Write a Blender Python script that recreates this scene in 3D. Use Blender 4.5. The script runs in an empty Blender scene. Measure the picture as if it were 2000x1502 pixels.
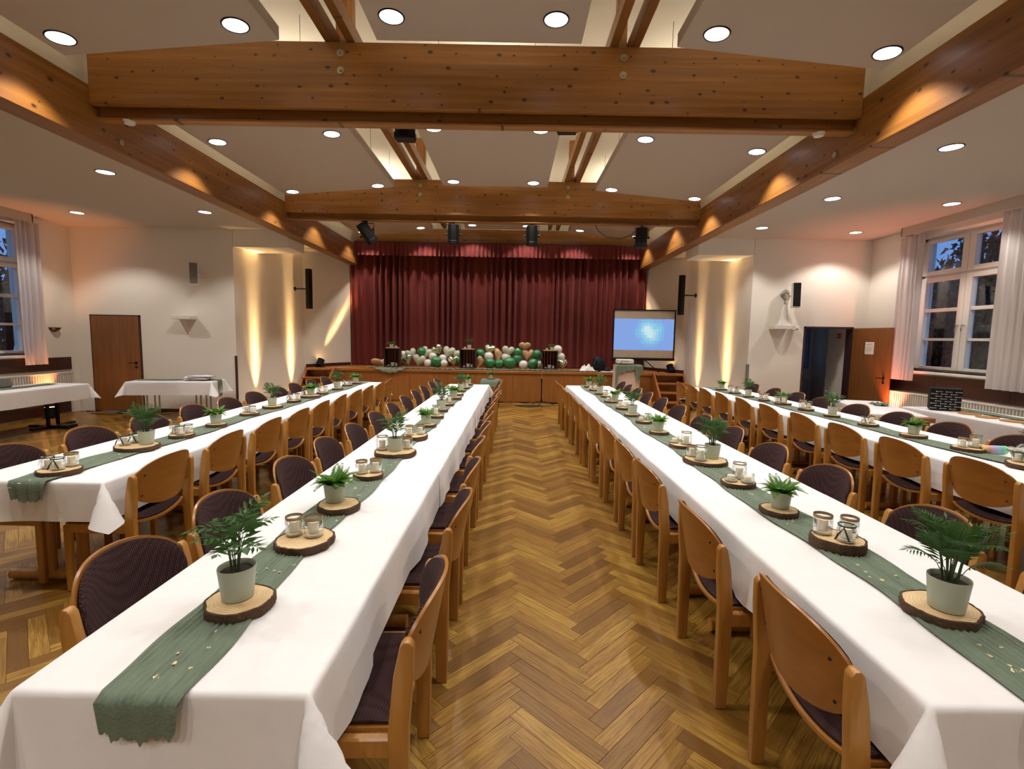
import bpy, bmesh, math, random
from mathutils import Vector as V, Matrix, Euler
random.seed(7)
PI = math.pi
SC = bpy.context.scene
COL = SC.collection
# ------------------------------------------------------------------ camera
cam = bpy.data.cameras.new('camera'); cam_o = bpy.data.objects.new('camera', cam); COL.objects.link(cam_o)
cam.sensor_fit = 'HORIZONTAL'; cam.sensor_width = 36.0; cam.lens = 17.28; cam.clip_start = 0.05; cam.clip_end = 200
pt, yw, rl = math.radians(5.51), math.radians(.097), math.radians(-.958)
_f = V((math.sin(yw)*math.cos(pt), math.cos(yw)*math.cos(pt), -math.sin(pt))); _r = V((math.cos(yw), -math.sin(yw), 0)); _d = _f.cross(_r)
_r2 = math.cos(rl)*_r + math.sin(rl)*_d; _d2 = -math.sin(rl)*_r + math.cos(rl)*_d
cam_o.matrix_world = Matrix(((_r2.x, -_d2.x, -_f.x, 0), (_r2.y, -_d2.y, -_f.y, 0), (_r2.z, -_d2.z, -_f.z, 1.68), (0, 0, 0, 1)))
SC.camera = cam_o
# ------------------------------------------------------------------ world, exposure, lamp powers
SC.view_settings.view_transform = 'Standard'; SC.view_settings.look = 'None'; SC.view_settings.gamma = 1.0
SC.view_settings.use_curve_mapping = False
SC.view_settings.exposure = 0.45
W = bpy.data.worlds.new('dusk'); SC.world = W; W.use_nodes = True
_bg = W.node_tree.nodes['Background']; _bg.inputs[0].default_value = (.17, .36, .80, 1); _bg.inputs[1].default_value = 0.75
P_SIDE, P_NAVE, P_COVE, P_UP, P_ORANGE = 60.0, 68.0, 20.0, 120.0, 170.0
LAMP_COL = (1.0, .935, .86)
# ------------------------------------------------------------------ helpers
ORD = 'first second third fourth fifth sixth seventh eighth ninth tenth eleventh twelfth thirteenth fourteenth fifteenth sixteenth'.split()
def lin(r, g, b):
    f = lambda c: (c/255/12.92) if c/255 <= .04045 else ((c/255+.055)/1.055)**2.4
    return (f(r), f(g), f(b), 1)
class N:
    def __init__(s, name):
        s.m = bpy.data.materials.new(name); s.m.use_nodes = True; s.t = s.m.node_tree; s.t.nodes.clear()
        s.out = s.n('ShaderNodeOutputMaterial')
    def n(s, ty, **k):
        x = s.t.nodes.new(ty)
        for a, b in k.items():
            if a in ('op',): x.operation = b
            elif a.startswith('i_'):
                x.inputs[a[2:].replace('_', ' ')].default_value = b
            elif a[0] == 'n' and a[1:].isdigit():
                x.inputs[int(a[1:])].default_value = b
            else: setattr(x, a, b)
        return x
    def l(s, a, b): s.t.links.new(a, b)
    def bsdf(s, col=None, rough=.5, **k):
        b = s.n('ShaderNodeBsdfPrincipled'); b.inputs['Roughness'].default_value = rough
        if col is not None: b.inputs['Base Color'].default_value = col
        for a, v in k.items(): b.inputs[a.replace('_', ' ')].default_value = v
        s.l(b.outputs[0], s.out.inputs[0]); s.b = b; return b
    def coord(s, which='Object', scale=(1, 1, 1), rnd=True):
        c = s.n('ShaderNodeTexCoord'); mp = s.n('ShaderNodeMapping'); mp.inputs['Scale'].default_value = scale
        s.l(c.outputs[which], mp.inputs[0])
        if rnd:
            oi = s.n('ShaderNodeObjectInfo'); mu = s.n('ShaderNodeMath', op='MULTIPLY', n1=37.0); s.l(oi.outputs['Random'], mu.inputs[0])
            cb = s.n('ShaderNodeCombineXYZ'); [s.l(mu.outputs[0], cb.inputs[i]) for i in range(3)]; s.l(cb.outputs[0], mp.inputs['Location'])
        return mp.outputs[0]
    def noise(s, vec, scale, detail=4, rough=.55, dist=0):
        x = s.n('ShaderNodeTexNoise'); x.inputs['Scale'].default_value = scale; x.inputs['Detail'].default_value = detail
        x.inputs['Roughness'].default_value = rough; x.inputs['Distortion'].default_value = dist; s.l(vec, x.inputs['Vector']); return x.outputs[0]
    def ramp(s, fac, stops):
        r = s.n('ShaderNodeValToRGB'); e = r.color_ramp.elements
        while len(e) < len(stops): e.new(.5)
        for i, (p, c) in enumerate(stops): e[i].position = p; e[i].color = c
        s.l(fac, r.inputs[0]); return r.outputs[0]
    def mix(s, fac, a, b, bt='MIX'):
        x = s.n('ShaderNodeMix', data_type='RGBA', blend_type=bt)
        for sock, v in ((0, fac), (6, a), (7, b)):
            if hasattr(v, 'is_output'): s.l(v, x.inputs[sock])
            else: x.inputs[sock].default_value = v
        return x.outputs[2]
    def bump(s, h, strength=.3, dist=.01):
        b = s.n('ShaderNodeBump'); b.inputs['Strength'].default_value = strength; b.inputs['Distance'].default_value = dist
        s.l(h, b.inputs['Height']); s.l(b.outputs[0], s.b.inputs['Normal'])
def plain(name, col, rough=.5, **k):
    x = N(name); x.bsdf(col, rough, **k)
    v = x.coord(rnd=True); nz = x.noise(v, 9, 3)
    x.l(x.mix(nz, tuple(c*.93 for c in col[:3])+(1,), tuple(min(1, c*1.05) for c in col[:3])+(1,)), x.b.inputs['Base Color'])
    return x.m
def rough_mat(name, col, rough, sc, st, dist=.004, var=.06):
    x = N(name); x.bsdf(col, rough); v = x.coord(rnd=False)
    x.l(x.mix(x.noise(v, sc*.25, 3), tuple(c*(1-var) for c in col[:3])+(1,), tuple(min(1, c*(1+var)) for c in col[:3])+(1,)), x.b.inputs['Base Color'])
    x.bump(x.noise(v, sc, 3), st, dist); return x.m
def wood(name, a, b, axis=0, fine=40, rough=.4, knots=0, var=.3, coat=0.0, stretch=.06):
    x = N(name); x.bsdf(a, rough); sc = [1, 1, 1]; sc[axis] = stretch
    v = x.coord('Object', tuple(sc)); nz = x.noise(v, fine, 6, .6, .6); n2 = x.noise(v, fine*.22, 3, .5, 1.2)
    c = x.mix(x.ramp(nz, [(.3, (0, 0, 0, 1)), (.72, (1, 1, 1, 1))]), a, b)
    c = x.mix(x.ramp(n2, [(.35, (0, 0, 0, 1)), (.7, (var, var, var, 1))]), c, tuple(q*.45 for q in b[:3])+(1,))
    if knots:      # glulam: lamellae about 4 cm thick, each with its own tone, and scattered dark knots
        oc = x.coord('Object'); sp = x.n('ShaderNodeSeparateXYZ'); x.l(oc, sp.inputs[0]); A, Bx = ((0, 2), (1, 2), (2, 0))[axis]
        fl = x.n('ShaderNodeMath', op='MULTIPLY', n1=24.0); x.l(sp.outputs[Bx], fl.inputs[0]); f2 = x.n('ShaderNodeMath', op='FLOOR'); x.l(fl.outputs[0], f2.inputs[0])
        wn = x.n('ShaderNodeTexWhiteNoise', noise_dimensions='1D'); x.l(f2.outputs[0], wn.inputs['W'])
        c = x.mix(x.ramp(wn.outputs['Value'], [(0, (0, 0, 0, 1)), (1, (.42, .42, .42, 1))]), c, tuple(q*.72 for q in b[:3])+(1,))
        fr = x.n('ShaderNodeMath', op='FRACT'); x.l(fl.outputs[0], fr.inputs[0]); c = x.mix(x.ramp(fr.outputs[0], [(.0, (.35, .35, .35, 1)), (.07, (0, 0, 0, 1))]), c, tuple(q*.4 for q in b[:3])+(1,))
        cb = x.n('ShaderNodeCombineXYZ'); ml = x.n('ShaderNodeMath', op='MULTIPLY', n1=.62); x.l(sp.outputs[A], ml.inputs[0]); x.l(ml.outputs[0], cb.inputs[0]); x.l(sp.outputs[Bx], cb.inputs[1])
        vo = x.n('ShaderNodeTexVoronoi', voronoi_dimensions='2D', i_Scale=knots); x.l(cb.outputs[0], vo.inputs['Vector'])
        ad = x.n('ShaderNodeVectorMath', op='DOT_PRODUCT'); ad.inputs[1].default_value = (.34, .5, .16); x.l(vo.outputs['Color'], ad.inputs[0])
        sz = x.n('ShaderNodeMapRange', i_From_Min=.25, i_From_Max=.8, i_To_Min=.02, i_To_Max=.15); x.l(ad.outputs['Value'], sz.inputs[0])
        dv = x.n('ShaderNodeMath', op='DIVIDE'); x.l(vo.outputs['Distance'], dv.inputs[0]); x.l(sz.outputs[0], dv.inputs[1])
        c = x.mix(x.ramp(dv.outputs[0], [(.35, (.95, .95, .95, 1)), (.8, (.25, .25, .25, 1)), (1.0, (0, 0, 0, 1))]), c, tuple(q*.10 for q in b[:3])+(1,))
    x.l(c, x.b.inputs['Base Color']); x.b.inputs['Coat Weight'].default_value = coat; x.b.inputs['Coat Roughness'].default_value = .25
    x.bump(nz, .06, .003); return x.m
M = {}
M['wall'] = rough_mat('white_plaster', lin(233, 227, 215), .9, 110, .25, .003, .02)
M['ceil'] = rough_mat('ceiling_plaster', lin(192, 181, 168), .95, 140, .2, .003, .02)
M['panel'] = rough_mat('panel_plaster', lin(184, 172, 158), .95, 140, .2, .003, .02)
M['upper'] = rough_mat('upper_plaster', lin(225, 217, 200), .95, 60, .1, .003, .02)
M['beamX'] = wood('glulam_across', lin(178, 122, 54), lin(142, 92, 34), 0, 16, .5, 6.5, .3, .08, .05)
M['beamY'] = wood('glulam_along', lin(162, 107, 45), lin(128, 80, 28), 1, 16, .5, 5.5, .3, .08, .05)
M['beamZ'] = wood('glulam_upright', lin(186, 128, 62), lin(150, 96, 40), 2, 16, .5, 5.0, .3, .08, .05)
M['chair'] = wood('beech_varnish', lin(188, 136, 66), lin(164, 111, 47), 2, 22, .32, 0, .12, .3, .1)
M['chairx'] = wood('beech_ply_varnish', lin(172, 117, 52), lin(148, 95, 39), 0, 14, .33, 0, .15, .3, .1)
M['stagef'] = wood('stage_veneer', lin(166, 108, 50), lin(140, 88, 36), 2, 30, .42, 0, .2, .1, .05)
M['stagex'] = wood('stage_edge_wood', lin(176, 116, 54), lin(146, 92, 38), 0, 22, .42, 0, .2, .1, .06)
M['stairs'] = wood('stair_wood', lin(176, 108, 50), lin(140, 80, 32), 0, 20, .4, 0, .2, .15, .06)
M['door'] = wood('door_veneer', lin(142, 92, 44), lin(118, 74, 32), 2, 26, .45, 0, .2, .05, .05)
M['dark'] = wood('dark_panelling', lin(78, 42, 24), lin(56, 28, 15), 1, 20, .45, 0, .2, 0, .05)
M['crate'] = wood('dark_crate_wood', lin(74, 48, 34), lin(46, 28, 19), 2, 30, .8, 0, .3, 0, .06)
M['frame'] = plain('dark_door_frame', lin(62, 34, 36), .5)
M['black'] = plain('black_plastic', lin(15, 14, 15), .6, Specular_IOR_Level=.25)
M['iron'] = plain('black_painted_metal', lin(16, 16, 17), .5, Specular_IOR_Level=.3)
M['chrome'] = plain('chrome', lin(190, 190, 190), .25, Metallic=1.0)
M['washer'] = plain('steel_washer', lin(170, 160, 140), .4, Metallic=.7)
M['white'] = plain('white_paint', lin(226, 222, 214), .45)
M['radiator'] = plain('radiator_enamel', lin(220, 214, 202), .4)
M['grey'] = plain('grey_grille', lin(120, 116, 110), .6)
M['paper'] = plain('paper', lin(226, 224, 218), .8)
M['candle'] = plain('white_wax', lin(238, 230, 212), .5, Subsurface_Weight=.15)
M['sand'] = rough_mat('quartz_sand', lin(196, 186, 170), .9, 260, .8, .004, .2)
M['jute'] = rough_mat('jute_band', lin(168, 142, 104), .95, 300, .6, .002, .2)
M['ribbon'] = plain('dark_green_ribbon', lin(52, 68, 50), .6)
M['pot'] = rough_mat('sage_glaze', lin(176, 183, 163), .45, 200, .05, .001, .03)
M['soil'] = rough_mat('soil', lin(44, 32, 24), .95, 180, .9, .006, .3)
M['bark'] = rough_mat('bark', lin(84, 62, 44), .95, 90, 1.0, .01, .45)
M['cork'] = plain('cork_board', lin(176, 128, 78), .8)
M['petal'] = plain('pale_wood_hearts', lin(222, 204, 162), .7)
M['red'] = plain('red_plastic', lin(190, 60, 44), .5)
M['rubber'] = plain('rubber', lin(30, 29, 30), .7)
def mk(name): x = N(name); return x
# end grain of the wood slices: growth rings
x = N('end_grain'); x.bsdf(None, .6); v = x.coord('Object', (1, 1, 1), False)
ln = x.n('ShaderNodeVectorMath', op='LENGTH'); x.l(v, ln.inputs[0]); ad = x.n('ShaderNodeMath', op='MULTIPLY_ADD', n1=1.0)
x.l(ln.outputs['Value'], ad.inputs[0]); nz = x.noise(v, 12, 3); ml = x.n('ShaderNodeMath', op='MULTIPLY', n1=.03); x.l(nz, ml.inputs[0]); x.l(ml.outputs[0], ad.inputs[2])
si = x.n('ShaderNodeMath', op='SINE'); m2 = x.n('ShaderNodeMath', op='MULTIPLY', n1=620); x.l(ad.outputs[0], m2.inputs[0]); x.l(m2.outputs[0], si.inputs[0])
c = x.mix(x.ramp(si.outputs[0], [(.2, (0, 0, 0, 1)), (.9, (.45, .45, .45, 1))]), lin(224, 198, 152), lin(196, 160, 110))
c = x.mix(x.ramp(nz, [(.4, (0, 0, 0, 1)), (.75, (.4, .4, .4, 1))]), c, lin(168, 124, 76)); x.l(c, x.b.inputs['Base Color']); M['slice'] = x.m
# parquet: uv in metres along the plank, tone per plank
x = N('oak_parquet'); x.bsdf(None, .34); uv = x.n('ShaderNodeUVMap'); uv.uv_map = 'plank'; oi = x.n('ShaderNodeObjectInfo'); ge = x.n('ShaderNodeNewGeometry')
ra = x.n('ShaderNodeMath', op='ADD'); x.l(oi.outputs['Random'], ra.inputs[0]); x.l(ge.outputs['Random Per Island'], ra.inputs[1]); fr = x.n('ShaderNodeMath', op='FRACT'); x.l(ra.outputs[0], fr.inputs[0])
cb = x.n('ShaderNodeCombineXYZ'); m3 = x.n('ShaderNodeMath', op='MULTIPLY', n1=91.0); x.l(fr.outputs[0], m3.inputs[0]); x.l(m3.outputs[0], cb.inputs[2]); x.l(m3.outputs[0], cb.inputs[0])
av = x.n('ShaderNodeVectorMath', op='ADD'); x.l(uv.outputs[0], av.inputs[0]); x.l(cb.outputs[0], av.inputs[1])
mp = x.n('ShaderNodeMapping'); mp.inputs['Scale'].default_value = (.045, 1, 1); x.l(av.outputs[0], mp.inputs[0])
g1 = x.noise(mp.outputs[0], 130, 5, .65, .4); g2 = x.noise(mp.outputs[0], 26, 3, .5, 2.5)
base = x.ramp(fr.outputs[0], [(0, lin(106, 74, 29)), (.25, lin(132, 97, 39)), (.5, lin(148, 112, 47)), (.78, lin(172, 136, 60)), (.9, lin(154, 116, 48)), (1, lin(118, 83, 34))])
c = x.mix(x.ramp(g1, [(.38, (.7, .7, .7, 1)), (.56, (0, 0, 0, 1))]), base, lin(98, 62, 22)); c = x.mix(x.ramp(g2, [(.5, (0, 0, 0, 1)), (.6, (.45, .45, .45, 1)), (.68, (.05, .05, .05, 1))]), c, lin(104, 66, 24))
x.l(c, x.b.inputs['Base Color']); x.b.inputs['Specular IOR Level'].default_value = .35; x.b.inputs['Coat Weight'].default_value = .12; x.b.inputs['Coat Roughness'].default_value = .25; x.bump(g1, .05, .002); M['oak'] = x.m
M['joint'] = plain('parquet_joint', lin(70, 46, 24), .8)
# fabrics
def fabric(name, a, b, sx, sz, sheen, st=.7, dist=.004):
    x = N(name); x.bsdf(a, .95, Specular_IOR_Level=.08, Sheen_Weight=sheen, Sheen_Roughness=.5, Sheen_Tint=(1, .8, .8, 1)); v = x.coord('Object', (1, 1, 1), False)
    w1 = x.n('ShaderNodeTexWave', i_Scale=sx, i_Distortion=1.5, i_Detail=1.0); w1.bands_direction = 'X'; x.l(v, w1.inputs[0])
    w2 = x.n('ShaderNodeTexWave', i_Scale=sz, i_Distortion=1.0, i_Detail=1.0); w2.bands_direction = 'Z'; x.l(v, w2.inputs[0])
    w3 = x.n('ShaderNodeTexWave', i_Scale=sz, i_Distortion=1.0, i_Detail=1.0); w3.bands_direction = 'Y'; x.l(v, w3.inputs[0])
    ad = x.n('ShaderNodeMath', op='ADD'); x.l(w2.outputs[1], ad.inputs[0]); x.l(w3.outputs[1], ad.inputs[1])
    mm = x.n('ShaderNodeMath', op='MULTIPLY'); x.l(w1.outputs[1], mm.inputs[0]); x.l(ad.outputs[0], mm.inputs[1])
    x.l(x.mix(mm.outputs[0], a, b), x.b.inputs['Base Color']); x.bump(mm.outputs[0], st, dist); return x.m
M['pad'] = fabric('aubergine_upholstery', lin(46, 30, 31), lin(74, 54, 53), 38, 30, .05, .5, .003)
def cloth(name, col, col2, sheen=.1, sc=(1, 1, 1), nsc=40, st=.25, dist=.01, trans=0.0, rough=.85):
    x = N(name); b = x.bsdf(col, rough, Specular_IOR_Level=.2, Sheen_Weight=sheen, Sheen_Tint=tuple(min(1, q*1.6+.1) for q in col[:3])+(1,)); v = x.coord('Object', sc, False); nz = x.noise(v, nsc, 4, .6)
    x.l(x.mix(nz, col, col2), b.inputs['Base Color']); x.bump(nz, st, dist)
    if trans:
        tr = x.n('ShaderNodeBsdfTranslucent'); tr.inputs[0].default_value = col; mx = x.n('ShaderNodeMixShader'); mx.inputs[0].default_value = trans
        x.l(b.outputs[0], mx.inputs[1]); x.l(tr.outputs[0], mx.inputs[2]); x.l(mx.outputs[0], x.out.inputs[0])
    return x.m
M['linen'] = cloth('white_table_linen', lin(238, 237, 238), lin(230, 228, 230), .1, (1, 1, 1), 14, .12, .01)
M['gauze'] = cloth('sage_gauze', lin(126, 139, 122), lin(88, 103, 88), .2, (1, .12, 1), 120, .7, .006)
M['gauzey'] = cloth('sage_gauze_crosswise', lin(126, 139, 122), lin(88, 103, 88), .2, (.12, 1, 1), 120, .7, .006)
M['velvet'] = cloth('claret_velvet', lin(120, 52, 48), lin(100, 42, 39), .5, (1, 1, .1), 30, .1, .005)
M['sheer'] = cloth('white_curtain_voile', lin(226, 218, 214), lin(214, 206, 204), .1, (1, 1, .1), 60, .1, .003, .35)
M['dimcurtain'] = cloth('pale_blue_curtain', lin(150, 156, 166), lin(130, 136, 148), .1, (1, 1, .1), 40, .1, .003, .4)
M['pinkcloth'] = cloth('pale_pink_cloth', lin(214, 192, 178), lin(204, 180, 166), .1, (1, 1, .3), 30, .2, .01)
M['bag'] = cloth('black_bag_nylon', lin(20, 20, 26), lin(32, 32, 44), .1, (1, 1, 1), 20, .3, .01, 0, .5)
# leaves
def leaf(name, a, b):
    x = N(name); bs = x.bsdf(a, .5); v = x.coord('Object', (1, 1, 1), True); nz = x.noise(v, 30, 2); x.l(x.mix(nz, a, b), bs.inputs['Base Color'])
    tr = x.n('ShaderNodeBsdfTranslucent'); tr.inputs[0].default_value = b; mx = x.n('ShaderNodeMixShader'); mx.inputs[0].default_value = .25
    x.l(bs.outputs[0], mx.inputs[1]); x.l(tr.outputs[0], mx.inputs[2]); x.l(mx.outputs[0], x.out.inputs[0]); return x.m
M['palm'] = leaf('palm_leaf', lin(42, 78, 34), lin(68, 112, 46)); M['fern'] = leaf('fern_leaf', lin(56, 108, 28), lin(96, 150, 44))
M['treeleaf'] = leaf('tree_leaf', lin(22, 34, 24), lin(36, 50, 34)); M['stem'] = plain('green_stem', lin(62, 84, 44), .6); M['trunk'] = plain('tree_bark', lin(40, 34, 30), .9)
# glass: thin, mostly clear
x = N('clear_glass'); tb = x.n('ShaderNodeBsdfTransparent'); tb.inputs[0].default_value = (.93, .955, .95, 1); gl = x.n('ShaderNodeBsdfGlossy'); gl.inputs['Roughness'].default_value = .03
fz = x.n('ShaderNodeLayerWeight', i_Blend=.32); mx = x.n('ShaderNodeMixShader'); v = x.coord(); nz = x.noise(v, 30, 2)
mr = x.n('ShaderNodeMath', op='MULTIPLY_ADD', n1=.42, n2=.05); x.l(fz.outputs['Fresnel'], mr.inputs[0]); x.l(mr.outputs[0], mx.inputs[0]); x.l(tb.outputs[0], mx.inputs[1]); x.l(gl.outputs[0], mx.inputs[2]); x.l(mx.outputs[0], x.out.inputs[0]); M['glass'] = x.m
x = N('window_glass'); tb = x.n('ShaderNodeBsdfTransparent'); tb.inputs[0].default_value = (.9, .93, .95, 1); gl = x.n('ShaderNodeBsdfGlossy'); gl.inputs['Roughness'].default_value = .02
mx = x.n('ShaderNodeMixShader'); mx.inputs[0].default_value = .07; x.l(tb.outputs[0], mx.inputs[1]); x.l(gl.outputs[0], mx.inputs[2]); x.l(mx.outputs[0], x.out.inputs[0]); M['pane'] = x.m
# balloons
M['bal_white'] = plain('white_latex', lin(226, 222, 214), .3, Coat_Weight=.3); M['bal_sage'] = plain('pale_sage_foil', lin(186, 190, 168), .25, Coat_Weight=.4)
M['bal_green'] = plain('green_chrome_latex', lin(70, 134, 90), .22, Metallic=.35); M['bal_mint'] = plain('mint_mirror_foil', lin(196, 208, 176), .16, Metallic=.9); M['bal_tan'] = plain('tan_satin_foil', lin(204, 164, 118), .28, Coat_Weight=.3)
def emit(name, col, st):
    x = N(name); e = x.n('ShaderNodeEmission'); e.inputs[0].default_value = col; e.inputs[1].default_value = st; x.l(e.outputs[0], x.out.inputs[0]); return x.m
M['lampglow'] = emit('lamp_lens', (1, .93, .98, 1), 5.0); M['ledamber'] = emit('amber_led', (1, .6, .2, 1), 8.0); M['tube'] = emit('cove_tube', (1, .9, .74, 1), 4.0)
# projected picture: pale blue with a loose patch of lighter blocks
x = N('projected_picture'); v = x.coord('Object', (1, 1, 1), False); mp = x.n('ShaderNodeVectorMath', op='SNAP'); mp.inputs[1].default_value = (.075, .075, .075); x.l(v, mp.inputs[0])
nz = x.noise(mp.outputs[0], 3.2, 2); ds = x.n('ShaderNodeVectorMath', op='DISTANCE'); ds.inputs[1].default_value = (.12, 0, 1.03); x.l(mp.outputs[0], ds.inputs[0])
rr = x.ramp(ds.outputs['Value'], [(.1, (1, 1, 1, 1)), (.5, (0, 0, 0, 1))]); mm = x.n('ShaderNodeMath', op='MULTIPLY'); x.l(nz, mm.inputs[0]); x.l(rr, mm.inputs[1])
c = x.ramp(mm.outputs[0], [(.1, lin(134, 168, 230)), (.3, lin(132, 200, 236)), (.4, lin(170, 214, 236)), (.52, lin(206, 236, 238))]); e = x.n('ShaderNodeEmission'); e.inputs[1].default_value = .7; x.l(c, e.inputs[0]); x.l(e.outputs[0], x.out.inputs[0]); M['picture'] = x.m
M['screen'] = plain('screen_fabric', lin(186, 174, 160), .9)
x = N('rainbow_paper'); x.bsdf(None, .6); v = x.coord('Object', (1, 1, 1), False); sx = x.n('ShaderNodeSeparateXYZ'); x.l(v, sx.inputs[0]); mr = x.n('ShaderNodeMapRange', i_From_Min=-.1, i_From_Max=.1); x.l(sx.outputs[0], mr.inputs[0])
x.l(x.ramp(mr.outputs[0], [(0, lin(226, 200, 100)), (.25, lin(220, 160, 150)), (.5, lin(170, 168, 214)), (.75, lin(110, 190, 184)), (1, lin(150, 214, 160))]), x.b.inputs['Base Color']); M['rainbow'] = x.m
# ---------------------------------------------------------------- mesh builder
class MB:
    def __init__(s): s.v = []; s.f = []
    def add(s, vs, fs):
        o = len(s.v); s.v += [tuple(p) for p in vs]; s.f += [tuple(i+o for i in f) for f in fs]; return s
    def box(s, x0, x1, y0, y1, z0, z1, mat=None):
        vs = [V((x, y, z)) for z in (z0, z1) for y in (y0, y1) for x in (x0, x1)]
        if mat is not None: vs = [mat @ p for p in vs]
        return s.add(vs, [(0, 2, 3, 1), (4, 5, 7, 6), (0, 1, 5, 4), (2, 6, 7, 3), (0, 4, 6, 2), (1, 3, 7, 5)])
    def quadbox(s, pts, h):        # 4 bottom points, extruded by vector h
        vs = [V(p) for p in pts]; vs += [p+V(h) for p in vs]
        return s.add(vs, [(3, 2, 1, 0), (4, 5, 6, 7), (0, 1, 5, 4), (1, 2, 6, 5), (2, 3, 7, 6), (3, 0, 4, 7)])
    def prism(s, poly, h):         # polygon of 3D points extruded along h
        n = len(poly); vs = [V(p) for p in poly]; vs += [p+V(h) for p in vs]
        return s.add(vs, [tuple(range(n-1, -1, -1)), tuple(range(n, 2*n))]+[(i, (i+1) % n, n+(i+1) % n, n+i) for i in range(n)])
    def cyl(s, p0, p1, r0, r1=None, n=10, caps=True):
        p0, p1 = V(p0), V(p1); r1 = r0 if r1 is None else r1; d = (p1-p0).normalized()
        a = d.orthogonal().normalized(); b = d.cross(a); vs = []
        for p, r in ((p0, r0), (p1, r1)): vs += [p+(a*math.cos(2*PI*i/n)+b*math.sin(2*PI*i/n))*r for i in range(n)]
        return s.add(vs, [(i, (i+1) % n, n+(i+1) % n, n+i) for i in range(n)]+([tuple(range(n-1, -1, -1)), tuple(range(n, 2*n))] if caps else []))
    def tube(s, pts, r, n=6):
        pts = [V(p) for p in pts]; vs = []; k = len(pts)
        for i, p in enumerate(pts):
            d = (pts[min(i+1, k-1)]-pts[max(i-1, 0)]).normalized(); a = d.cross(V((0, 0, 1)))
            a = (d.orthogonal() if a.length < .05 else a).normalized(); b = d.cross(a); rr = r[i] if isinstance(r, (list, tuple)) else r
            vs += [p+(a*math.cos(2*PI*j/n)+b*math.sin(2*PI*j/n))*rr for j in range(n)]
        fs = [(i*n+j, i*n+(j+1) % n, (i+1)*n+(j+1) % n, (i+1)*n+j) for i in range(k-1) for j in range(n)]
        return s.add(vs, fs+[tuple(range(n-1, -1, -1)), tuple(range((k-1)*n, k*n))])
    def lathe(s, prof, n=16, c=(0, 0, 0), wob=None, caps=False):
        vs = []; c = V(c)
        for k, (r, z) in enumerate(prof):
            for j in range(n):
                w = wob[j] if wob else 1; vs.append(c+V((r*w*math.cos(2*PI*j/n), r*w*math.sin(2*PI*j/n), z)))
        fs = [(k*n+j, k*n+(j+1) % n, (k+1)*n+(j+1) % n, (k+1)*n+j) for k in range(len(prof)-1) for j in range(n)]
        if caps: fs.append(tuple(range(n-1, -1, -1))); fs.append(tuple(range((len(prof)-1)*n, len(prof)*n)))
        return s.add(vs, fs)
    def grid(s, fn, nu, nv, closed=False):
        vs = [fn(i/nu, j/nv) for i in range(nu+1) for j in range(nv+1)]
        return s.add(vs, [(i*(nv+1)+j, (i+1)*(nv+1)+j, (i+1)*(nv+1)+j+1, i*(nv+1)+j+1) for i in range(nu) for j in range(nv)])
    def slab(s, fa, fb, nu, nv):   # two grids joined along their rim (closed shell)
        o = len(s.v); s.grid(fa, nu, nv); o2 = len(s.v); m = nv+1
        s.grid(fb, nu, nv); s.f[-nu*nv:] = [tuple(reversed(f)) for f in s.f[-nu*nv:]]
        rim = [(i, 0) for i in range(nu)]+[(nu, j) for j in range(nv)]+[(i, nv) for i in range(nu, 0, -1)]+[(0, j) for j in range(nv, 0, -1)]
        ids = [i*m+j for i, j in rim]
        for a, b in zip(ids, ids[1:]+ids[:1]): s.f.append((o+b, o+a, o2+a, o2+b))
        return s
    def mesh(s, name, bevel=0, seg=1, smooth=False):
        me = bpy.data.meshes.new(name); me.from_pydata(s.v, [], s.f)
        bm = bmesh.new(); bm.from_mesh(me)
        if bevel:
            bmesh.ops.remove_doubles(bm, verts=bm.verts, dist=1e-5)
            bmesh.ops.bevel(bm, geom=[e for e in bm.edges if len(e.link_faces) == 2 and e.calc_face_angle(0) > .6], offset=bevel, segments=seg, affect='EDGES', profile=.5)
        bmesh.ops.recalc_face_normals(bm, faces=bm.faces)
        bm.to_mesh(me); bm.free()
        if smooth:
            me.shade_smooth()
            if smooth != 'all': me.set_sharp_from_angle(angle=math.radians(smooth if smooth > 1 else 40))
        return me
    def build(s, name, mat, parent=None, loc=(0, 0, 0), rz=0, bevel=0, seg=1, smooth=False):
        me = s.mesh(name, bevel, seg, smooth); me.materials.append(M[mat] if isinstance(mat, str) else mat)
        return put(name, me, parent, loc, rz)
def put(name, me, parent=None, loc=(0, 0, 0), rz=0):
    o = bpy.data.objects.new(name, me); COL.objects.link(o); o.location = loc; o.rotation_euler = (0, 0, rz)
    if parent is not None: o.parent = parent
    return o
def tag(o, label=None, cat=None, group=None, kind=None):
    for k, v in (('label', label), ('category', cat), ('group', group), ('kind', kind)):
        if v: o[k] = v
    return o
def root(name, label, cat, loc=(0, 0, 0), rz=0, group=None):
    return tag(put(name, None, None, loc, rz), label, cat, group)
KIDS = {}
def clone(o, loc, rz=0, label=None, group=None):
    kids = KIDS.get(o.name)
    if kids is None: kids = KIDS[o.name] = [(c, list(c.children)) for c in o.children]
    r = o.copy(); COL.objects.link(r); r.location = loc; r.rotation_euler = (0, 0, rz)
    if label: r['label'] = label
    if group: r['group'] = group
    for c, sub in kids:
        d = c.copy(); COL.objects.link(d); d.parent = r
        for g in sub:
            e = g.copy(); COL.objects.link(e); e.parent = d
    return r
def struct(o): o['kind'] = 'structure'; return o
def B(*a): return MB().box(*a)
def spot(name, loc, target, power, angle, blend, col, parent=None, size=.05):
    l = bpy.data.lights.new(name, 'SPOT'); l.energy = power; l.spot_size = math.radians(angle); l.spot_blend = blend; l.color = col; l.shadow_soft_size = size
    o = bpy.data.objects.new(name, l); COL.objects.link(o); o.location = loc
    o.rotation_euler = (V(target)-V(loc)).to_track_quat('-Z', 'Y').to_euler(); return o
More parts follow.
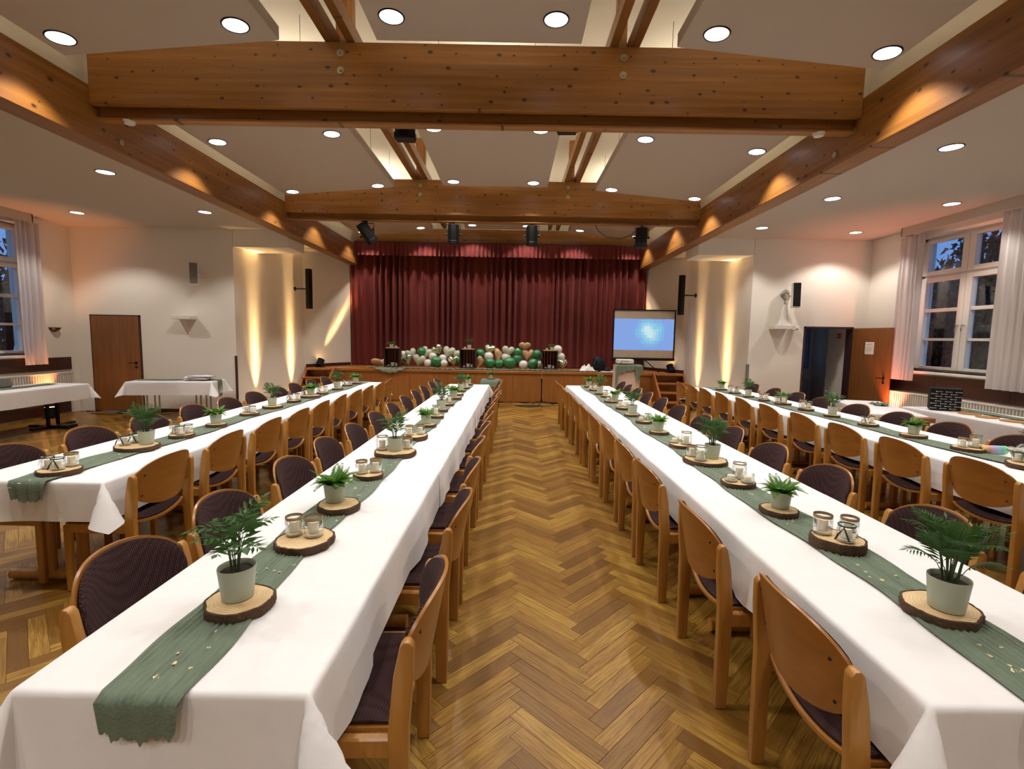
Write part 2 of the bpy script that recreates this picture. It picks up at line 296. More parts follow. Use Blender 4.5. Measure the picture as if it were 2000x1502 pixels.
# ================================================================= room shell
XL, XR, YB, YF = -9.0, 7.3, -4.5, 10.2
floor = struct(B(-9.4, 9.4, YB, 14.6, -.06, -.013).build('floor', 'joint'))
# herringbone oak planks 500 x 80 mm, columns running down the hall
PL, PW = .4965, .0800
pm = MB(); h = .0007; pm.box(h, PL-h, h, PW-h, -.0125, 0)
plank_me = pm.mesh('plank', bevel=.0007); plank_me.materials.append(M['oak'])
def plank_uv(me, ofs=(0, 0)):
    u = me.uv_layers.new(name='plank')
    for lp in me.loops: c = me.vertices[lp.vertex_index].co; u.data[lp.index].uv = (c.x+ofs[0], c.y+ofs[1])
plank_uv(plank_me)
S2 = math.sqrt(.5); X0 = .017; near = []; rest = []
for k in range(-28, 26):
    for n in range(-140, 160):
        for right in (0, 1):
            if right: u, v, ang = -n*PW+k*PL, n*PW+k*PL, -PI/4          # long side along u
            else: u, v, ang = n*PW+PW+k*PL, -n*PW-PL+k*PL, PI/4         # long side along v
            x, y = X0+(u+v)*S2, (v-u)*S2
            cx, cy = x+math.cos(ang)*PL/2, y+math.sin(ang)*PL/2
            if not (-8.95 < cx < 7.25 and YB+.1 < cy < 12.6 and (cy < 10.15 or -5.9 < cx < 5.1)): continue
            seen = cy > 1.75 and -.42 < cx < 1.2
            (near if seen else rest).append((cy if seen else 0, x, y, ang))
near.sort(); rest += near[300:]
for cy, x, y, a in near[:300]:
    p = put('plank', plank_me, floor, (x, y, random.uniform(-.0004, 0)), a)
vs, fs, uvs = [], [], []
for i, (_, x, y, a) in enumerate(rest):
    ca, sa = math.cos(a), math.sin(a); ox, oy = random.uniform(0, 40), random.uniform(0, 40); o = len(vs)
    for (lx, ly, lz) in ((h, h, -.0125), (PL-h, h, -.0125), (PL-h, PW-h, -.0125), (h, PW-h, -.0125), (h, h, 0), (PL-h, h, 0), (PL-h, PW-h, 0), (h, PW-h, 0)):
        vs.append((x+ca*lx-sa*ly, y+sa*lx+ca*ly, lz)); uvs.append((lx+ox, ly+oy))
    fs += [(o+4, o+5, o+6, o+7), (o, o+1, o+5, o+4), (o+1, o+2, o+6, o+5), (o+2, o+3, o+7, o+6), (o+3, o, o+4, o+7)]
me = bpy.data.meshes.new('planks'); me.from_pydata(vs, [], fs); ul = me.uv_layers.new(name='plank')
for lp in me.loops: ul.data[lp.index].uv = uvs[lp.vertex_index]
me.materials.append(M['oak']); tag(put('parquet_planks', me, floor), kind='stuff')
# walls
WY0, WY1, WZ0, WZ1 = 7.35, 9.25, 1.2, 3.58           # window openings (y, z)
m = MB(); m.box(XR, XR+.5, YB, WY0, 0, 3.9); m.box(XR, XR+.5, WY1, YF+.2, 0, 3.9); m.box(XR, XR+.5, WY0, WY1, 0, WZ0); m.box(XR, XR+.5, WY0, WY1, WZ1, 3.9)
struct(m.build('wall_right', 'wall'))
LY0, LY1 = 7.5, 9.42
m = MB(); m.box(XL-.5, XL, YB, LY0, 0, 3.9); m.box(XL-.5, XL, LY1, YF+.2, 0, 3.9); m.box(XL-.5, XL, LY0, LY1, 0, WZ0); m.box(XL-.5, XL, LY0, LY1, 3.6, 3.9)
struct(m.build('wall_left', 'wall'))
struct(B(XL-.5, XR+.5, YB-.2, YB, 0, 5.6).build('wall_back', 'wall'))
m = MB(); m.box(XL, -8.69, YF, YF+.16, 0, 3.9); m.box(-7.65, -5.7, YF, YF+.16, 0, 3.9); m.box(-8.69, -7.65, YF, YF+.16, 2.0, 3.9)
m.prism([(-5.7, YF, 0), (-5.3, 12.6, 0), (-4.56, 13.95, 0), (-4.56, 14.5, 0), (-6.2, 14.5, 0), (-6.2, YF+.16, 0), (-5.7, YF+.16, 0)], (0, 0, 3.9))
struct(m.build('wall_front_left', 'wall'))
m = MB(); m.box(4.9, 6.02, YF, YF+.16, 0, 3.9); m.box(7.04, XR, YF, YF+.16, 0, 3.9); m.box(6.02, 7.04, YF, YF+.16, 2.0, 3.9)
m.prism([(4.9, YF, 0), (4.9, YF+.16, 0), (5.15, YF+.16, 0), (5.15, 14.5, 0), (3.76, 14.5, 0), (3.76, 13.95, 0), (4.45, 12.6, 0)], (0, 0, 3.9))
struct(m.build('wall_front_right', 'wall'))
struct(B(-6.4, 5.4, 14.5, 14.7, 0, 5.6).build('wall_stage', 'wall'))
m = MB(); m.box(-4.53, -4.43, YB, 14.5, 4.1, 5.5); struct(m.build('wall_upper_left', 'upper'))
m = MB(); m.box(3.63, 3.73, YB, 14.5, 4.1, 5.5); struct(m.build('wall_upper_right', 'upper'))
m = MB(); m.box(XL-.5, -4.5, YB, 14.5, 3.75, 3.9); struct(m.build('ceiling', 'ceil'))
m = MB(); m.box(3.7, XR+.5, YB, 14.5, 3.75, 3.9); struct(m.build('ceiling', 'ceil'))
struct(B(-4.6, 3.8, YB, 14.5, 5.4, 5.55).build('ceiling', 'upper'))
# bulkheads over the slanting stage walls
struct(MB().prism([(-5.69, YF, 3.41), (-4.56, YF, 3.41), (-4.56, 10.95, 3.41), (-5.57, 10.95, 3.41)], (0, 0, .34)).build('trim_1', 'wall'))
struct(MB().prism([(4.89, YF, 3.41), (4.77, 10.95, 3.41), (3.76, 10.95, 3.41), (3.76, YF, 3.41)], (0, 0, .34)).build('trim_2', 'wall'))
# baseboards on the stage sides and in the hall
def strip(name, a, b, z0, z1, th, mat):
    a, b = V(a+(0,)), V(b+(0,)); d = (b-a).normalized(); nrm = V((-d.y, d.x, 0))*th
    return struct(MB().quadbox([a+V((0, 0, z0)), b+V((0, 0, z0)), b+nrm+V((0, 0, z0)), a+nrm+V((0, 0, z0))], (0, 0, z1-z0)).build(name, mat))
strip('baseboard_left', (-4.575, 13.93), (-5.28, 12.62), .82, .9, .02, 'dark')
strip('baseboard_right', (4.43, 12.62), (3.775, 13.93), .82, .9, .02, 'dark')
strip('baseboard_left', (-5.72, YF-.002), (-7.6, YF-.002), 0, .07, .02, 'dark')
strip('baseboard_right', (5.98, YF-.002), (4.92, YF-.002), 0, .07, .02, 'dark')
strip('baseboard_left', (-5.31, 12.5), (-5.68, 10.25), 0, .07, .02, 'dark')
strip('baseboard_right', (4.88, 10.25), (4.47, 12.5), 0, .07, .02, 'dark')
# corner guards
tag(B(-5.725, -5.685, YF-.03, YF-.002, .02, 1.2).build('corner_guard', 'frame'), 'thin dark upright bar on the left wall corner beside the plate table', 'guard')
tag(B(4.865, 4.925, YF-.03, YF-.002, .02, 1.2).build('corner_guard', 'grey'), 'thin grey upright bar on the right wall corner below the ornament shelf', 'guard')
# ================================================================= timber roof
for s, x0, x1 in (('left', -4.55, -4.3), ('right', 3.5, 3.75)):
    bo = tag(B(x0, x1, YB, 13.9, 3.6, 4.14).build('long_beam', 'beamY', bevel=.008), 'long varnished glulam beam running down the %s side of the hall' % s, 'beam', 'long roof beams')
    xi = x1 if s == 'left' else x0; d = .012 if s == 'left' else -.012
    for yb in (5.31, 9.61):
        for dy, z in ((.0, 3.86), (.28, 3.72)):
            MB().cyl((xi-d*.5, yb+dy, z), (xi+d, yb+dy, z), .032, n=14).build('bolt', 'washer', bo)
for i, (yb, nm) in enumerate(((5.2, 'nearest the camera'), (9.5, 'with the four stage lamps under it'), (13.74, 'above the stage curtain'))):
    bo = tag(B(-4.3, 3.5, yb, yb+.07, 3.95 if i < 2 else 4.12, 4.58).build('cross_beam', 'beamX', bevel=.006), 'wide knotty cross beam spanning the hall, ' + nm, 'beam', 'cross beams')
    zl = 3.84 if i < 2 else 4.06; B(-4.3, 3.5, yb+.13, yb+.2, zl, 4.56).build('core_board', 'beamX', bo); B(-4.3, 3.5, yb+.085, yb+.2, zl-.004, zl+.018).build('lower_lip', 'beamX', bo, bevel=.003)
    if i < 2:
        for x in (-1.757, 1.07-.065*i):
            for z in (4.47, 4.305): MB().cyl((x, yb-.012, z), (x, yb+.01, z), .036, n=16).cyl((x, yb-.03, z), (x, yb-.01, z), .014, n=6).build('bolt', 'washer', bo)
for x0, nm in ((-1.915, 'first from the left'), (-1.70, 'second from the left'), (.93, 'third from the left'), (1.145, 'fourth from the left')):
    tag(B(x0, x0+.085, YB, 13.7, 4.583, 4.74).build('purlin', 'beamY', bevel=.005), 'slim purlin running lengthwise over the cross beams, ' + nm, 'purlin', 'paired purlins')
for yb, nm in ((5.3, 'nearest cross beam'), (9.6, 'middle cross beam')):
    for x, sd in ((-1.757, 'left'), (1.08, 'right')):
        tag(B(x-.115 if sd == 'left' else x-.045, x+.055 if sd == 'left' else x+.06, yb+.1, yb+.22, 4.565, 5.4).build('roof_post', 'beamZ', bevel=.005), 'short upright post between the %s purlins on the %s' % (sd, nm), 'post', 'roof posts')
# ---------------------------------------------------------------- hanging ceiling panels
def hang_panel(pts, label, y0, y1):
    p = root('ceiling_panel', label, 'ceiling panel', (sum(q[0] for q in pts)/4, (y0+y1)/2, pts[0][1]), 0, 'hanging ceiling panels')
    L = p.location; m = MB()
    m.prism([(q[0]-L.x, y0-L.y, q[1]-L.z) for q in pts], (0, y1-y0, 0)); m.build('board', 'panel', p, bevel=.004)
    for x, z in ((pts[0][0]*.8+pts[1][0]*.2, max(pts[2][1], pts[3][1])), (pts[0][0]*.2+pts[1][0]*.8, max(pts[2][1], pts[3][1]))):
        for y in (y0+.4, y1-.1): MB().cyl((x-L.x, y-L.y, z-L.z-.03), (x-L.x, y-L.y, 5.4-L.z), .003, n=5).build('wire', 'iron', p)
    return p
DZ = .16
for (y0, y1, nm) in ((-3.2, .4, 'behind the camera'), (1.2, 4.75, 'in the nearest bay'), (5.75, 9.15, 'in the middle bay'), (10.0, 13.45, 'in the bay before the stage')):
    dz = DZ if y0 > 9 else 0; up = lambda q: [(x_, z_+dz) for x_, z_ in q]
    hang_panel(up([(-4.12, 4.165), (-2.16, 4.33), (-2.16, 4.45), (-4.12, 4.285)]), 'white tilted ceiling panel on the left %s' % nm, y0, y1)
    hang_panel(up([(-1.3, 4.4), (.6, 4.4), (.6, 4.52), (-1.3, 4.52)]), 'white level ceiling panel in the centre %s' % nm, y0, y1+.1)
    hang_panel(up([(1.46, 4.33), (3.34, 4.165), (3.34, 4.285), (1.46, 4.45)]), 'white tilted ceiling panel on the right %s' % nm, y0, y1)
# cove lamps lying on the hidden tops of the hanging panels, washing the upper ceiling
for y, nm in ((-1.4, 'behind the camera'), (3.0, 'nearest bay'), (7.5, 'middle bay'), (11.7, 'stage bay')):
    for x, z, sd in ((-3.1, 4.40, 'left'), (-.35, 4.521, 'centre'), (2.4, 4.40, 'right')):
        t = tag(B(x-.03, x+.03, y-.75, y+.75, z+(DZ if y > 10 else 0), z+.05+(DZ if y > 10 else 0)).build('cove_lamp', 'white', bevel=.004), 'slim white lamp lying on top of the %s ceiling panel, %s' % (sd, nm), 'lamp', 'cove lamps')
        l = bpy.data.lights.new('cove_light', 'AREA'); l.shape = 'RECTANGLE'; l.size = .06; l.size_y = 1.5; l.energy = P_COVE; l.color = (1, .9, .74)
        o = bpy.data.objects.new('cove_light', l); COL.objects.link(o); o.parent = t; o.location = (x, y, z+.056+(DZ if y > 10 else 0)); o.rotation_euler = (0, PI, 0)
# ---------------------------------------------------------------- downlights
ring = MB().lathe([(.1, 0), (.1, -.006), (.11, -.007), (.114, 0)], 24); ring_me = ring.mesh('trim_ring', smooth=50); ring_me.materials.append(M['iron'])
lens_me = MB().lathe([(.0, -.003), (.1, -.003)], 24).mesh('lens'); lens_me.materials.append(M['lampglow'])
def downlight(x, y, z, label, power, ang=122, tilt=0.0):
    r = root('downlight', label, 'downlight', (x, y, z), 0, 'recessed downlights'); r.rotation_euler = (0, tilt, 0)
    put('trim_ring', ring_me, r); put('lens', lens_me, r)
    s = spot('downlight_beam', (x, y, z-.03), (x, y, 0), power, ang, .4, LAMP_COL, None, .05); s.parent = r; s.location = (0, 0, -.03)
PLX = ((-3.93, 'outer', 'left'), (-2.42, 'inner', 'left'), (-1.08, 'left', 'centre'), (.335, 'right', 'centre'), (1.72, 'inner', 'right'), (3.2, 'outer', 'right'))
for y, nm in ((-1.9, 'behind the camera'), (2.3, 'overhead near the camera'), (4.5, 'just before the nearest cross beam'), (6.77, 'just past the nearest cross beam'), (9.0, 'just before the middle cross beam'), (10.9, 'just past the middle cross beam'), (13.12, 'before the stage curtain')):
    for x, a, b in PLX:
        z = 4.4 if b == 'centre' else (4.33+(x+2.16)*.0842 if b == 'left' else 4.33-(x-1.46)*.0878)
        downlight(x, y, z-.001+(DZ if y > 10 else 0), '%s downlight of the %s ceiling panel, %s' % (a, b, nm), P_NAVE*(.8 if y > 13 else 1), 108, {'left': -.084, 'centre': 0, 'right': .0876}[b])
SL = [(-5.38, 6.7, 'on the left side ceiling, nearest one in view'), (-7.75, 8.97, 'on the left side ceiling by the window'), (-5.36, 8.77, 'on the left side ceiling near the plate table'),
      (4.6, 5.4, 'on the right side ceiling, nearest one in view'), (4.6, 7.33, 'on the right side ceiling, second along the beam'), (6.47, 7.49, 'on the right side ceiling, above the window curtain'),
      (4.55, 9.25, 'on the right side ceiling, third along the beam'), (6.44, 9.49, 'on the right side ceiling, above the open door'),
      (-5.38, 4.5, 'outside the picture on the left, beside the beam'), (-7.75, 6.8, 'outside the picture on the left, by the window wall'), (-7.75, 4.5, 'outside the picture on the left, further back'),
      (6.45, 5.4, 'outside the picture on the right, by the window wall'), (4.6, 3.3, 'outside the picture on the right, beside the beam'), (6.45, 3.3, 'outside the picture on the right, further back'), (-5.38, 2.2, 'outside the picture on the left, near the camera')]
for x, y, nm in SL: downlight(x, y, 3.749, 'recessed downlight ' + nm, P_SIDE)
for x, sd in ((-4.0, 'left'), (3.15, 'right')):
    tag(MB().lathe([(0, -.035), (.045, -.033), (.055, -.012), (.06, 0)], 18, (x, 5.33, 3.84)).build('smoke_detector', 'white', smooth=True), 'white round smoke detector under the %s end of the nearest cross beam' % sd, 'smoke detector')
# ================================================================= windows
def window(name, sg, xp, y0, y1, z0=WZ0, z1=WZ1):
    w = struct(put(name, None)); X = lambda a: xp+sg*a; ym = (y0+y1)/2; zt = 2.885
    def bx(m, a, b, c, d, e, f): m.box(min(X(a), X(b)), max(X(a), X(b)), c, d, e, f)
    m = MB(); t = .07
    bx(m, -.03, .07, y0, y1, z1-t, z1); bx(m, -.03, .07, y0, y1, z0, z0+t*.7); bx(m, -.03, .07, y0, y0+t, z0, z1); bx(m, -.03, .07, y1-t, y1, z0, z1); bx(m, -.03, .07, y0, y1, zt-.035, zt+.035)
    m.build('window_frame', 'white', w, bevel=.004)
    for c0, c1 in ((y0+.05, ym), (ym, y1-.05)):
        for r0, r1, rows in ((zt+.02, z1-.05, [(2.98, 3.48)]), (z0+.03, zt-.02, [(1.28, 1.74), (1.785, 2.25), (2.31, 2.79)])):
            m = MB(); p0, p1 = c0+.115, c1-.115
            bx(m, -.07, .03, c0+.004, p0, r0, r1); bx(m, -.07, .03, p1, c1-.004, r0, r1)
            prev = r0
            for q0, q1 in rows+[(r1, 0)]: bx(m, -.068 if prev in (r0,) or q0 == r1 else -.05, .02, p0, p1, prev, q0); prev = q1
            sash = m.build('sash', 'white', w, bevel=.004)
            for q0, q1 in rows:
                m = MB(); bx(m, -.006, .0, p0-.005, p1+.005, q0-.005, q1+.005); m.build('pane', 'pane', sash)
            if len(rows) > 1:
                yh = c1-.055 if c0 < ym-.5 else c0+.055
                m = MB(); m.cyl((X(-.07), yh, 2.0), (X(-.12), yh, 2.0), .012, n=8); m.tube([(X(-.115), yh, 2.0), (X(-.12), yh, 1.95), (X(-.12), yh, 1.9)], .01); m.build('window_handle', 'chrome', sash)
    m = MB(); bx(m, -.36, -.03, y0-.04, y1+.04, z0-.045, z0); m.build('window_sill', 'white', w, bevel=.006)
    return w
window('window_1', 1, 7.6, WY0, WY1)
window('window_2', -1, -9.25, LY0, LY1)
# dark panelling and radiators below the windows
for sg, xw, ye, ys, nm in ((1, XR, 9.5, -2, 'right'), (-1, XL, 10.02, -2, 'left')):
    a, b = sorted((xw, xw-sg*.035)); m = MB(); z0, z1 = (.82, 1.13) if nm == 'right' else (.88, 1.13)
    w = struct(put('trim_3' if nm == 'right' else 'trim_4', None)); y = ys
    if nm == 'left': B(XL, XL+.03, ys, 9.95, .02, .4).build('lower_panel', 'dark', w)
    while y < ye-.05: B(a, b, y+.002, min(y+1.3, ye), z0, z1).build('panel', 'dark', w, bevel=.004); y += 1.3
    r = root('radiator', 'white ribbed radiator under the dark panelling on the %s wall' % nm, 'radiator', (xw-sg*.1, 0, 0), 0, 'radiators')
    a0, b0 = sorted((sg*.06, -sg*.06)); y = 4.2; ya = ye-.1 if nm == 'left' else 9.35
    m = MB(); zz = .8 if nm == 'right' else .84
    zb = .14 if nm == 'right' else .42; m.box(a0*.6, b0*.6, y, ya, zb+.02, zz-.02)
    for k in range(int((ya-y)/.05)): m.box(a0, b0, y+k*.05, y+k*.05+.032, zb, zz-.035)
    tag(m.build('fins', 'radiator', r), kind='stuff'); B(a0, b0, y, ya, zz-.03, zz).build('top_grille', 'radiator', r, bevel=.004)
# ---------------------------------------------------------------- pleated curtains
def pleats(path, z0, z1, amp, waves, seed=0, nz=5, flare=0.0, nu=None, hem=0.0):
    rg = random.Random(seed); pts = [V((p[0], p[1], 0)) for p in path]; L = [0]
    for a, b in zip(pts, pts[1:]): L.append(L[-1]+(b-a).length)
    ph = [rg.uniform(0, 6.28) for _ in range(6)]; nu = nu or int(waves*9)
    def at(t):
        s = t*L[-1]
        for i in range(len(L)-1):
            if s <= L[i+1]+1e-9:
                d = (pts[i+1]-pts[i]).normalized(); return pts[i]+d*(s-L[i]), V((d.y, -d.x, 0))
    def fn(u, v):
        p, nrm = at(min(u, 1)); w = 2*PI*waves*u + 1.6*math.sin(2*PI*u*waves*.13+ph[0]) + .9*math.sin(2*PI*u*waves*.31+ph[1])
        a = amp*(.75+.35*math.sin(waves*.7*u+ph[2]))*(1-.35*v*(1-flare))
        o = a*(math.sin(w)+.28*math.sin(2*w+ph[3]+v*1.5))
        return p+nrm*o+V((0, 0, z1+(z0-z1)*v + hem*math.sin(w)*v))
    m = MB(); m.grid(fn, nu, nz); return m
def sheet(m, name, mat, parent=None, th=.003):
    o = m.build(name, mat, parent, smooth='all'); return o
def curtain(name, label, cat, *a, mat='sheer', group=None, **k): return tag(sheet(pleats(*a, **k), name, mat), label, cat, group)
curtain('window_curtain', 'white curtain lit pink at the hem, left of the right window', 'curtain', [(7.13, 8.76), (7.13, 9.24)], 1.02, 3.6, .045, 5, seed=3, flare=.6)
curtain('window_curtain', 'white curtain at the right picture edge, right of the right window', 'curtain', [(7.1, 6.1), (7.1, 7.3)], 1.03, 3.6, .05, 10, seed=5, flare=.8)
curtain('window_curtain', 'white curtain lit orange at the hem, beside the left window', 'curtain', [(-8.84, 9.38), (-8.84, 8.92)], 1.02, 3.62, .045, 5, seed=8, flare=.6)
curtain('window_curtain', 'white curtain at the far side of the left window, outside the picture', 'curtain', [(-8.84, 7.5), (-8.84, 6.9)], 1.02, 3.62, .05, 5, seed=9)
for sg, x, ye, ys, nm in ((1, 7.0, 9.1, 6.0, 'right'), (-1, -8.72, 9.16, 6.4, 'left')):
    m = MB(); a, b = sorted((x, x+sg*.02)); m.box(a, b, ys, ye, 3.6, 3.748); a, b = sorted((x, x+sg*.22)); m.box(a, b, ye-.02, ye, 3.6, 3.748)
    tag(m.build('curtain_pelmet', 'ceil'), 'pale boxed curtain pelmet along the ceiling above the %s window' % nm, 'pelmet', 'window pelmets')
# ================================================================= doors
def lever(parent, x, y, z, dx, sy, mat='iron'):
    m = MB(); m.cyl((x, y, z), (x, y+sy*.012, z), .026, n=14); m.cyl((x, y+sy*.01, z), (x, y+sy*.05, z), .009, n=8)
    m.tube([(x, y+sy*.05, z), (x+dx*.03, y+sy*.055, z), (x+dx*.13, y+sy*.052, z-.004)], .009); m.cyl((x, y, z-.09), (x, y+sy*.01, z-.09), .024, n=12); m.build('door_handle', mat, parent, smooth=True)
d1 = struct(put('door_1', None))
m = MB(); m.box(-8.69, -8.655, YF-.012, YF+.14, 0, 2.0); m.box(-7.685, -7.65, YF-.012, YF+.14, 0, 2.0); m.box(-8.69, -7.65, YF-.012, YF+.14, 1.965, 2.0); m.build('door_frame', 'frame', d1)
lf = B(-8.668, -7.685, YF-.02, YF+.03, .008, 1.975).build('door_leaf', 'door', d1, bevel=.004); lever(lf, -7.77, YF-.02, 1.02, -1, -1)
d2 = struct(put('door_2', None))
m = MB(); m.box(6.02, 6.055, YF-.012, YF+.17, 0, 2.0); m.box(7.005, 7.04, YF-.012, YF+.17, 0, 2.0); m.box(6.02, 7.04, YF-.012, YF+.17, 1.965, 2.0); m.build('door_frame', 'frame', d2)
lf = B(-.98, 0, -.022, .022, .008, 1.975).build('door_leaf', 'door', d2, (7.035, YF-.03, 0), PI/2+math.radians(3.5), bevel=.004)
# leaf local -x runs from hinge towards the camera; its room side faces -X (local +y)
lever(lf, -.87, .022, 1.02, 1, 1)
nt = tag(B(-.58, -.36, .023, .026, 1.46, 1.70).build('notice', 'paper', None), 'white printed notice sheet taped on the open right door', 'notice'); nt.matrix_world = lf.matrix_basis.copy()
for k in range(8):
    if k != 2: B(-.39 - (.15, .13, 0, .15, .14, .15, .12, .09)[k], -.39, .0262, .0268, 1.655-k*.022, 1.66-k*.022).build('text_line', 'grey', nt)
# ---------------------------------------------------------------- dim room behind the right door
m = MB(); m.box(5.15, 8.0, 12.9, 13.05, 0, 1.1); m.box(5.15, 8.0, 12.9, 13.05, 2.35, 3); m.box(5.15, 6.4, 12.9, 13.05, 1.1, 2.35); m.box(7.68, 8.0, 12.9, 13.05, 1.1, 2.35); m.box(7.9, 8.05, 10.37, 13.05, 0, 3); m.box(5.1, 5.16, 10.37, 13.05, 0, 3)
m.box(5.1, 8.05, 10.37, 13.05, 2.6, 2.75); struct(m.build('wall_side_room', 'wall'))
struct(B(7.03, 7.5, 10.37, 10.98, 0, 2.6).build('trim_5', 'wall'))
t = root('fire_alarm_button', 'small red fire alarm button inside the open right doorway', 'button', (7.03, 10.6, 1.82)); B(-.03, 0, -.05, .05, -.05, .05).build('case', 'red', t, bevel=.006); B(-.034, -.03, -.02, .02, -.02, .02).build('press_plate', 'white', t)
struct(B(5.17, 7.6, 12.85, 12.9, 0, 1.02).build('trim_6', 'dark'))
curtain('side_room_curtain', 'bluish curtain in the dim room behind the open right door', 'curtain', [(7.3, 12.78), (7.72, 12.78)], 1.0, 2.5, .03, 6, seed=12, mat='dimcurtain')
r = root('radiator', 'grey radiator in the dim room behind the open right door', 'radiator', (7.3, 12.75, 0)); m = MB(); m.box(-.5, .45, -.02, .02, .16, .72)
for k in range(19): m.box(-.5+k*.05, -.5+k*.05+.034, -.045, .045, .14, .7)
tag(m.build('fins', 'radiator', r), kind='stuff')
# ================================================================= garden outside the windows
def leafcloud(m, c, R, n, size, rg, flat=.8):
    for _ in range(n):
        d = V((rg.gauss(0, 1), rg.gauss(0, 1), rg.gauss(0, flat))); d = d.normalized()*R*rg.random()**.45; p = V(c)+d
        q = Euler((rg.uniform(0, 6.3), rg.uniform(0, 6.3), rg.uniform(0, 6.3))).to_matrix(); s = size*rg.uniform(.7, 1.3)
        m.add([p+q@V(t)*s for t in ((0, 0, 0), (.35, .25, .06), (1, 0, 0), (.35, -.25, .06))], [(0, 1, 2), (0, 2, 3)])
def tree(x, y, hh, seed, label, clouds, leaf_n=420, lsz=.3):
    rg = random.Random(seed); t = root('tree', label, 'tree', (x, y, 0), 0, 'trees outside the windows')
    m = MB(); m.tube([(0, 0, -.5), (.05, .05, hh*.35), (-.05, .1, hh*.7), (0, 0, hh)], [.2, .15, .1, .03], 8)
    f = MB()
    for (cx, cy, cz, R) in clouds:
        m.tube([(0, .05, min(cz, hh*.9)*.7), (cx*.5, cy*.5, cz*.88), (cx, cy, cz)], [.07, .045, .02], 5); leafcloud(f, (cx, cy, cz), R, int(leaf_n*R*R), lsz, rg)
    m.build('trunk', 'trunk', t, smooth=True); tag(f.build('foliage', 'treeleaf', t), kind='stuff')
tree(12.4, 13.2, 5.4, 4, 'dark leafy tree against the dusk sky outside the right window', [(0, 0, 3.1, 1.2), (.3, 1.4, 2.9, 1.2), (-.2, -1.4, 3.5, .9), (0, 2.6, 2.6, 1.2), (0, -.3, 4.3, .7), (.2, .75, 4.15, .5), (0, -1.7, 4.7, .75), (0, -2.6, 4.3, .6), (0, -1.5, 2.4, 1.4), (0, .7, 1.6, 1.6), (0, 3.0, 1.2, 1.5), (0, -2.6, 1.4, 1.4), (.5, 1.8, 1.4, 1.3), (0, -.8, 5.1, .45)], 520, .2)
tree(-13.4, 12.2, 4.6, 5, 'dark leafy tree outside the left window', [(0, 0, 3.0, 1.3), (0, 1.4, 2.2, 1.4), (0, -1.5, 2.4, 1.3), (0, .3, 1.2, 1.6), (0, -1.6, 1.0, 1.4)], 200, .35)
m = MB(); rg = random.Random(6); m.box(14.9, 15.4, 5, 22, -.5, 3.3)
for k in range(170): leafcloud(m, (14.6+rg.uniform(-.3, .3), 6+rg.uniform(0, 14), rg.uniform(-.3, 3.5)), .8, 44, .24, rg)
tag(m.build('hedge', 'treeleaf'), 'tall dark hedge behind the tree outside the right window', 'hedge')
struct(B(-25, 25, -8, 28, -.6, -.5).build('floor_garden', 'treeleaf'))
# ================================================================= stage
SZ = .82
st = root('stage', 'wood fronted stage across the end of the hall', 'stage', (0, 12.6, 0))
L = lambda x, y: (x, y-12.6)
MB().prism([L(-5.29, 12.65)+(.02,), L(4.44, 12.65)+(.02,), L(3.76, 13.94)+(.02,), L(3.76, 14.48)+(.02,), L(-4.56, 14.48)+(.02,), L(-4.56, 13.94)+(.02,)], (0, 0, SZ-.022)).build('platform', 'stagex', st)
B(-5.29, 4.44, -.03, .05, .745, SZ).build('nosing', 'stagex', st, bevel=.008)
x = -5.28
while x < 4.3:
    B(x+.002, min(x+1.33, 4.43)-.002, .0, .045, .012, .745).build('front_panel', 'stagef', st, bevel=.002); x += 1.33
sk = tag(B(-.335, -.255, 12.588, 12.6, .20, .28).build('wall_socket', 'white', bevel=.006), 'white double socket low on the stage front by the small black-legged table', 'socket')
B(-.327, -.263, 12.583, 12.589, .208, .272).build('socket_insert', 'paper', sk, bevel=.003)
def stairs(x0, x1, label):
    s = root('stage_stairs', label, 'stairs', (x0, 12.57, 0), 0, 'stage stairs'); w = x1-x0
    for xa in (0, w-.05):
        MB().prism([(xa, 0, .0), (xa, 0, SZ), (xa, -.12, SZ), (xa, -.95, .12), (xa, -.95, 0)], (.05, 0, 0)).build('stringer', 'stairs', s, bevel=.004)
    for k, (y, z) in enumerate(((-.02, .815), (-.27, .61), (-.52, .405), (-.77, .2))):
        B(.05, w-.05, y-.25, y if k else 0, z-.04, z).build('tread', 'stairs', s, bevel=.005)
        B(.05, w-.05, y-.03 if k else -.02, (y if k else 0), (z-.2 if k < 3 else .01), z-.04).build('riser', 'stagef', s)
stairs(-5.2, -4.5, 'open wooden stairs at the left end of the stage, glowing orange'); stairs(3.6, 4.38, 'open wooden stairs at the right end of the stage, beside the projector stand')
# red velvet curtain and pelmet
curtain('stage_curtain', 'tall claret velvet curtain closing the stage in deep folds', 'curtain', [(-4.54, 13.97), (3.74, 13.97)], SZ+.01, 4.15, .11, 43, seed=21, mat='velvet', nz=4, nu=800)
def pel(u, v):
    w = u*2*PI*62+2*math.sin(u*40); d = (.026+.012*math.sin(u*91))*(.4+v); x = -4.32+7.84*u
    return V((x, 13.62-.03*math.sin(min(1, v*4)*PI/2)-d*math.sin(w), 4.2-.37*v-(.012*math.sin(w+.6) if v > .95 else 0)))
m = MB(); m.grid(pel, 760, 6); pelo = tag(m.build('curtain_pelmet', 'velvet', smooth='all'), 'gathered claret pelmet hanging above the stage curtain', 'pelmet')
B(-4.29, 3.49, 13.6, 13.73, 4.17, 4.2).build('pelmet_rail', 'dark', pelo)
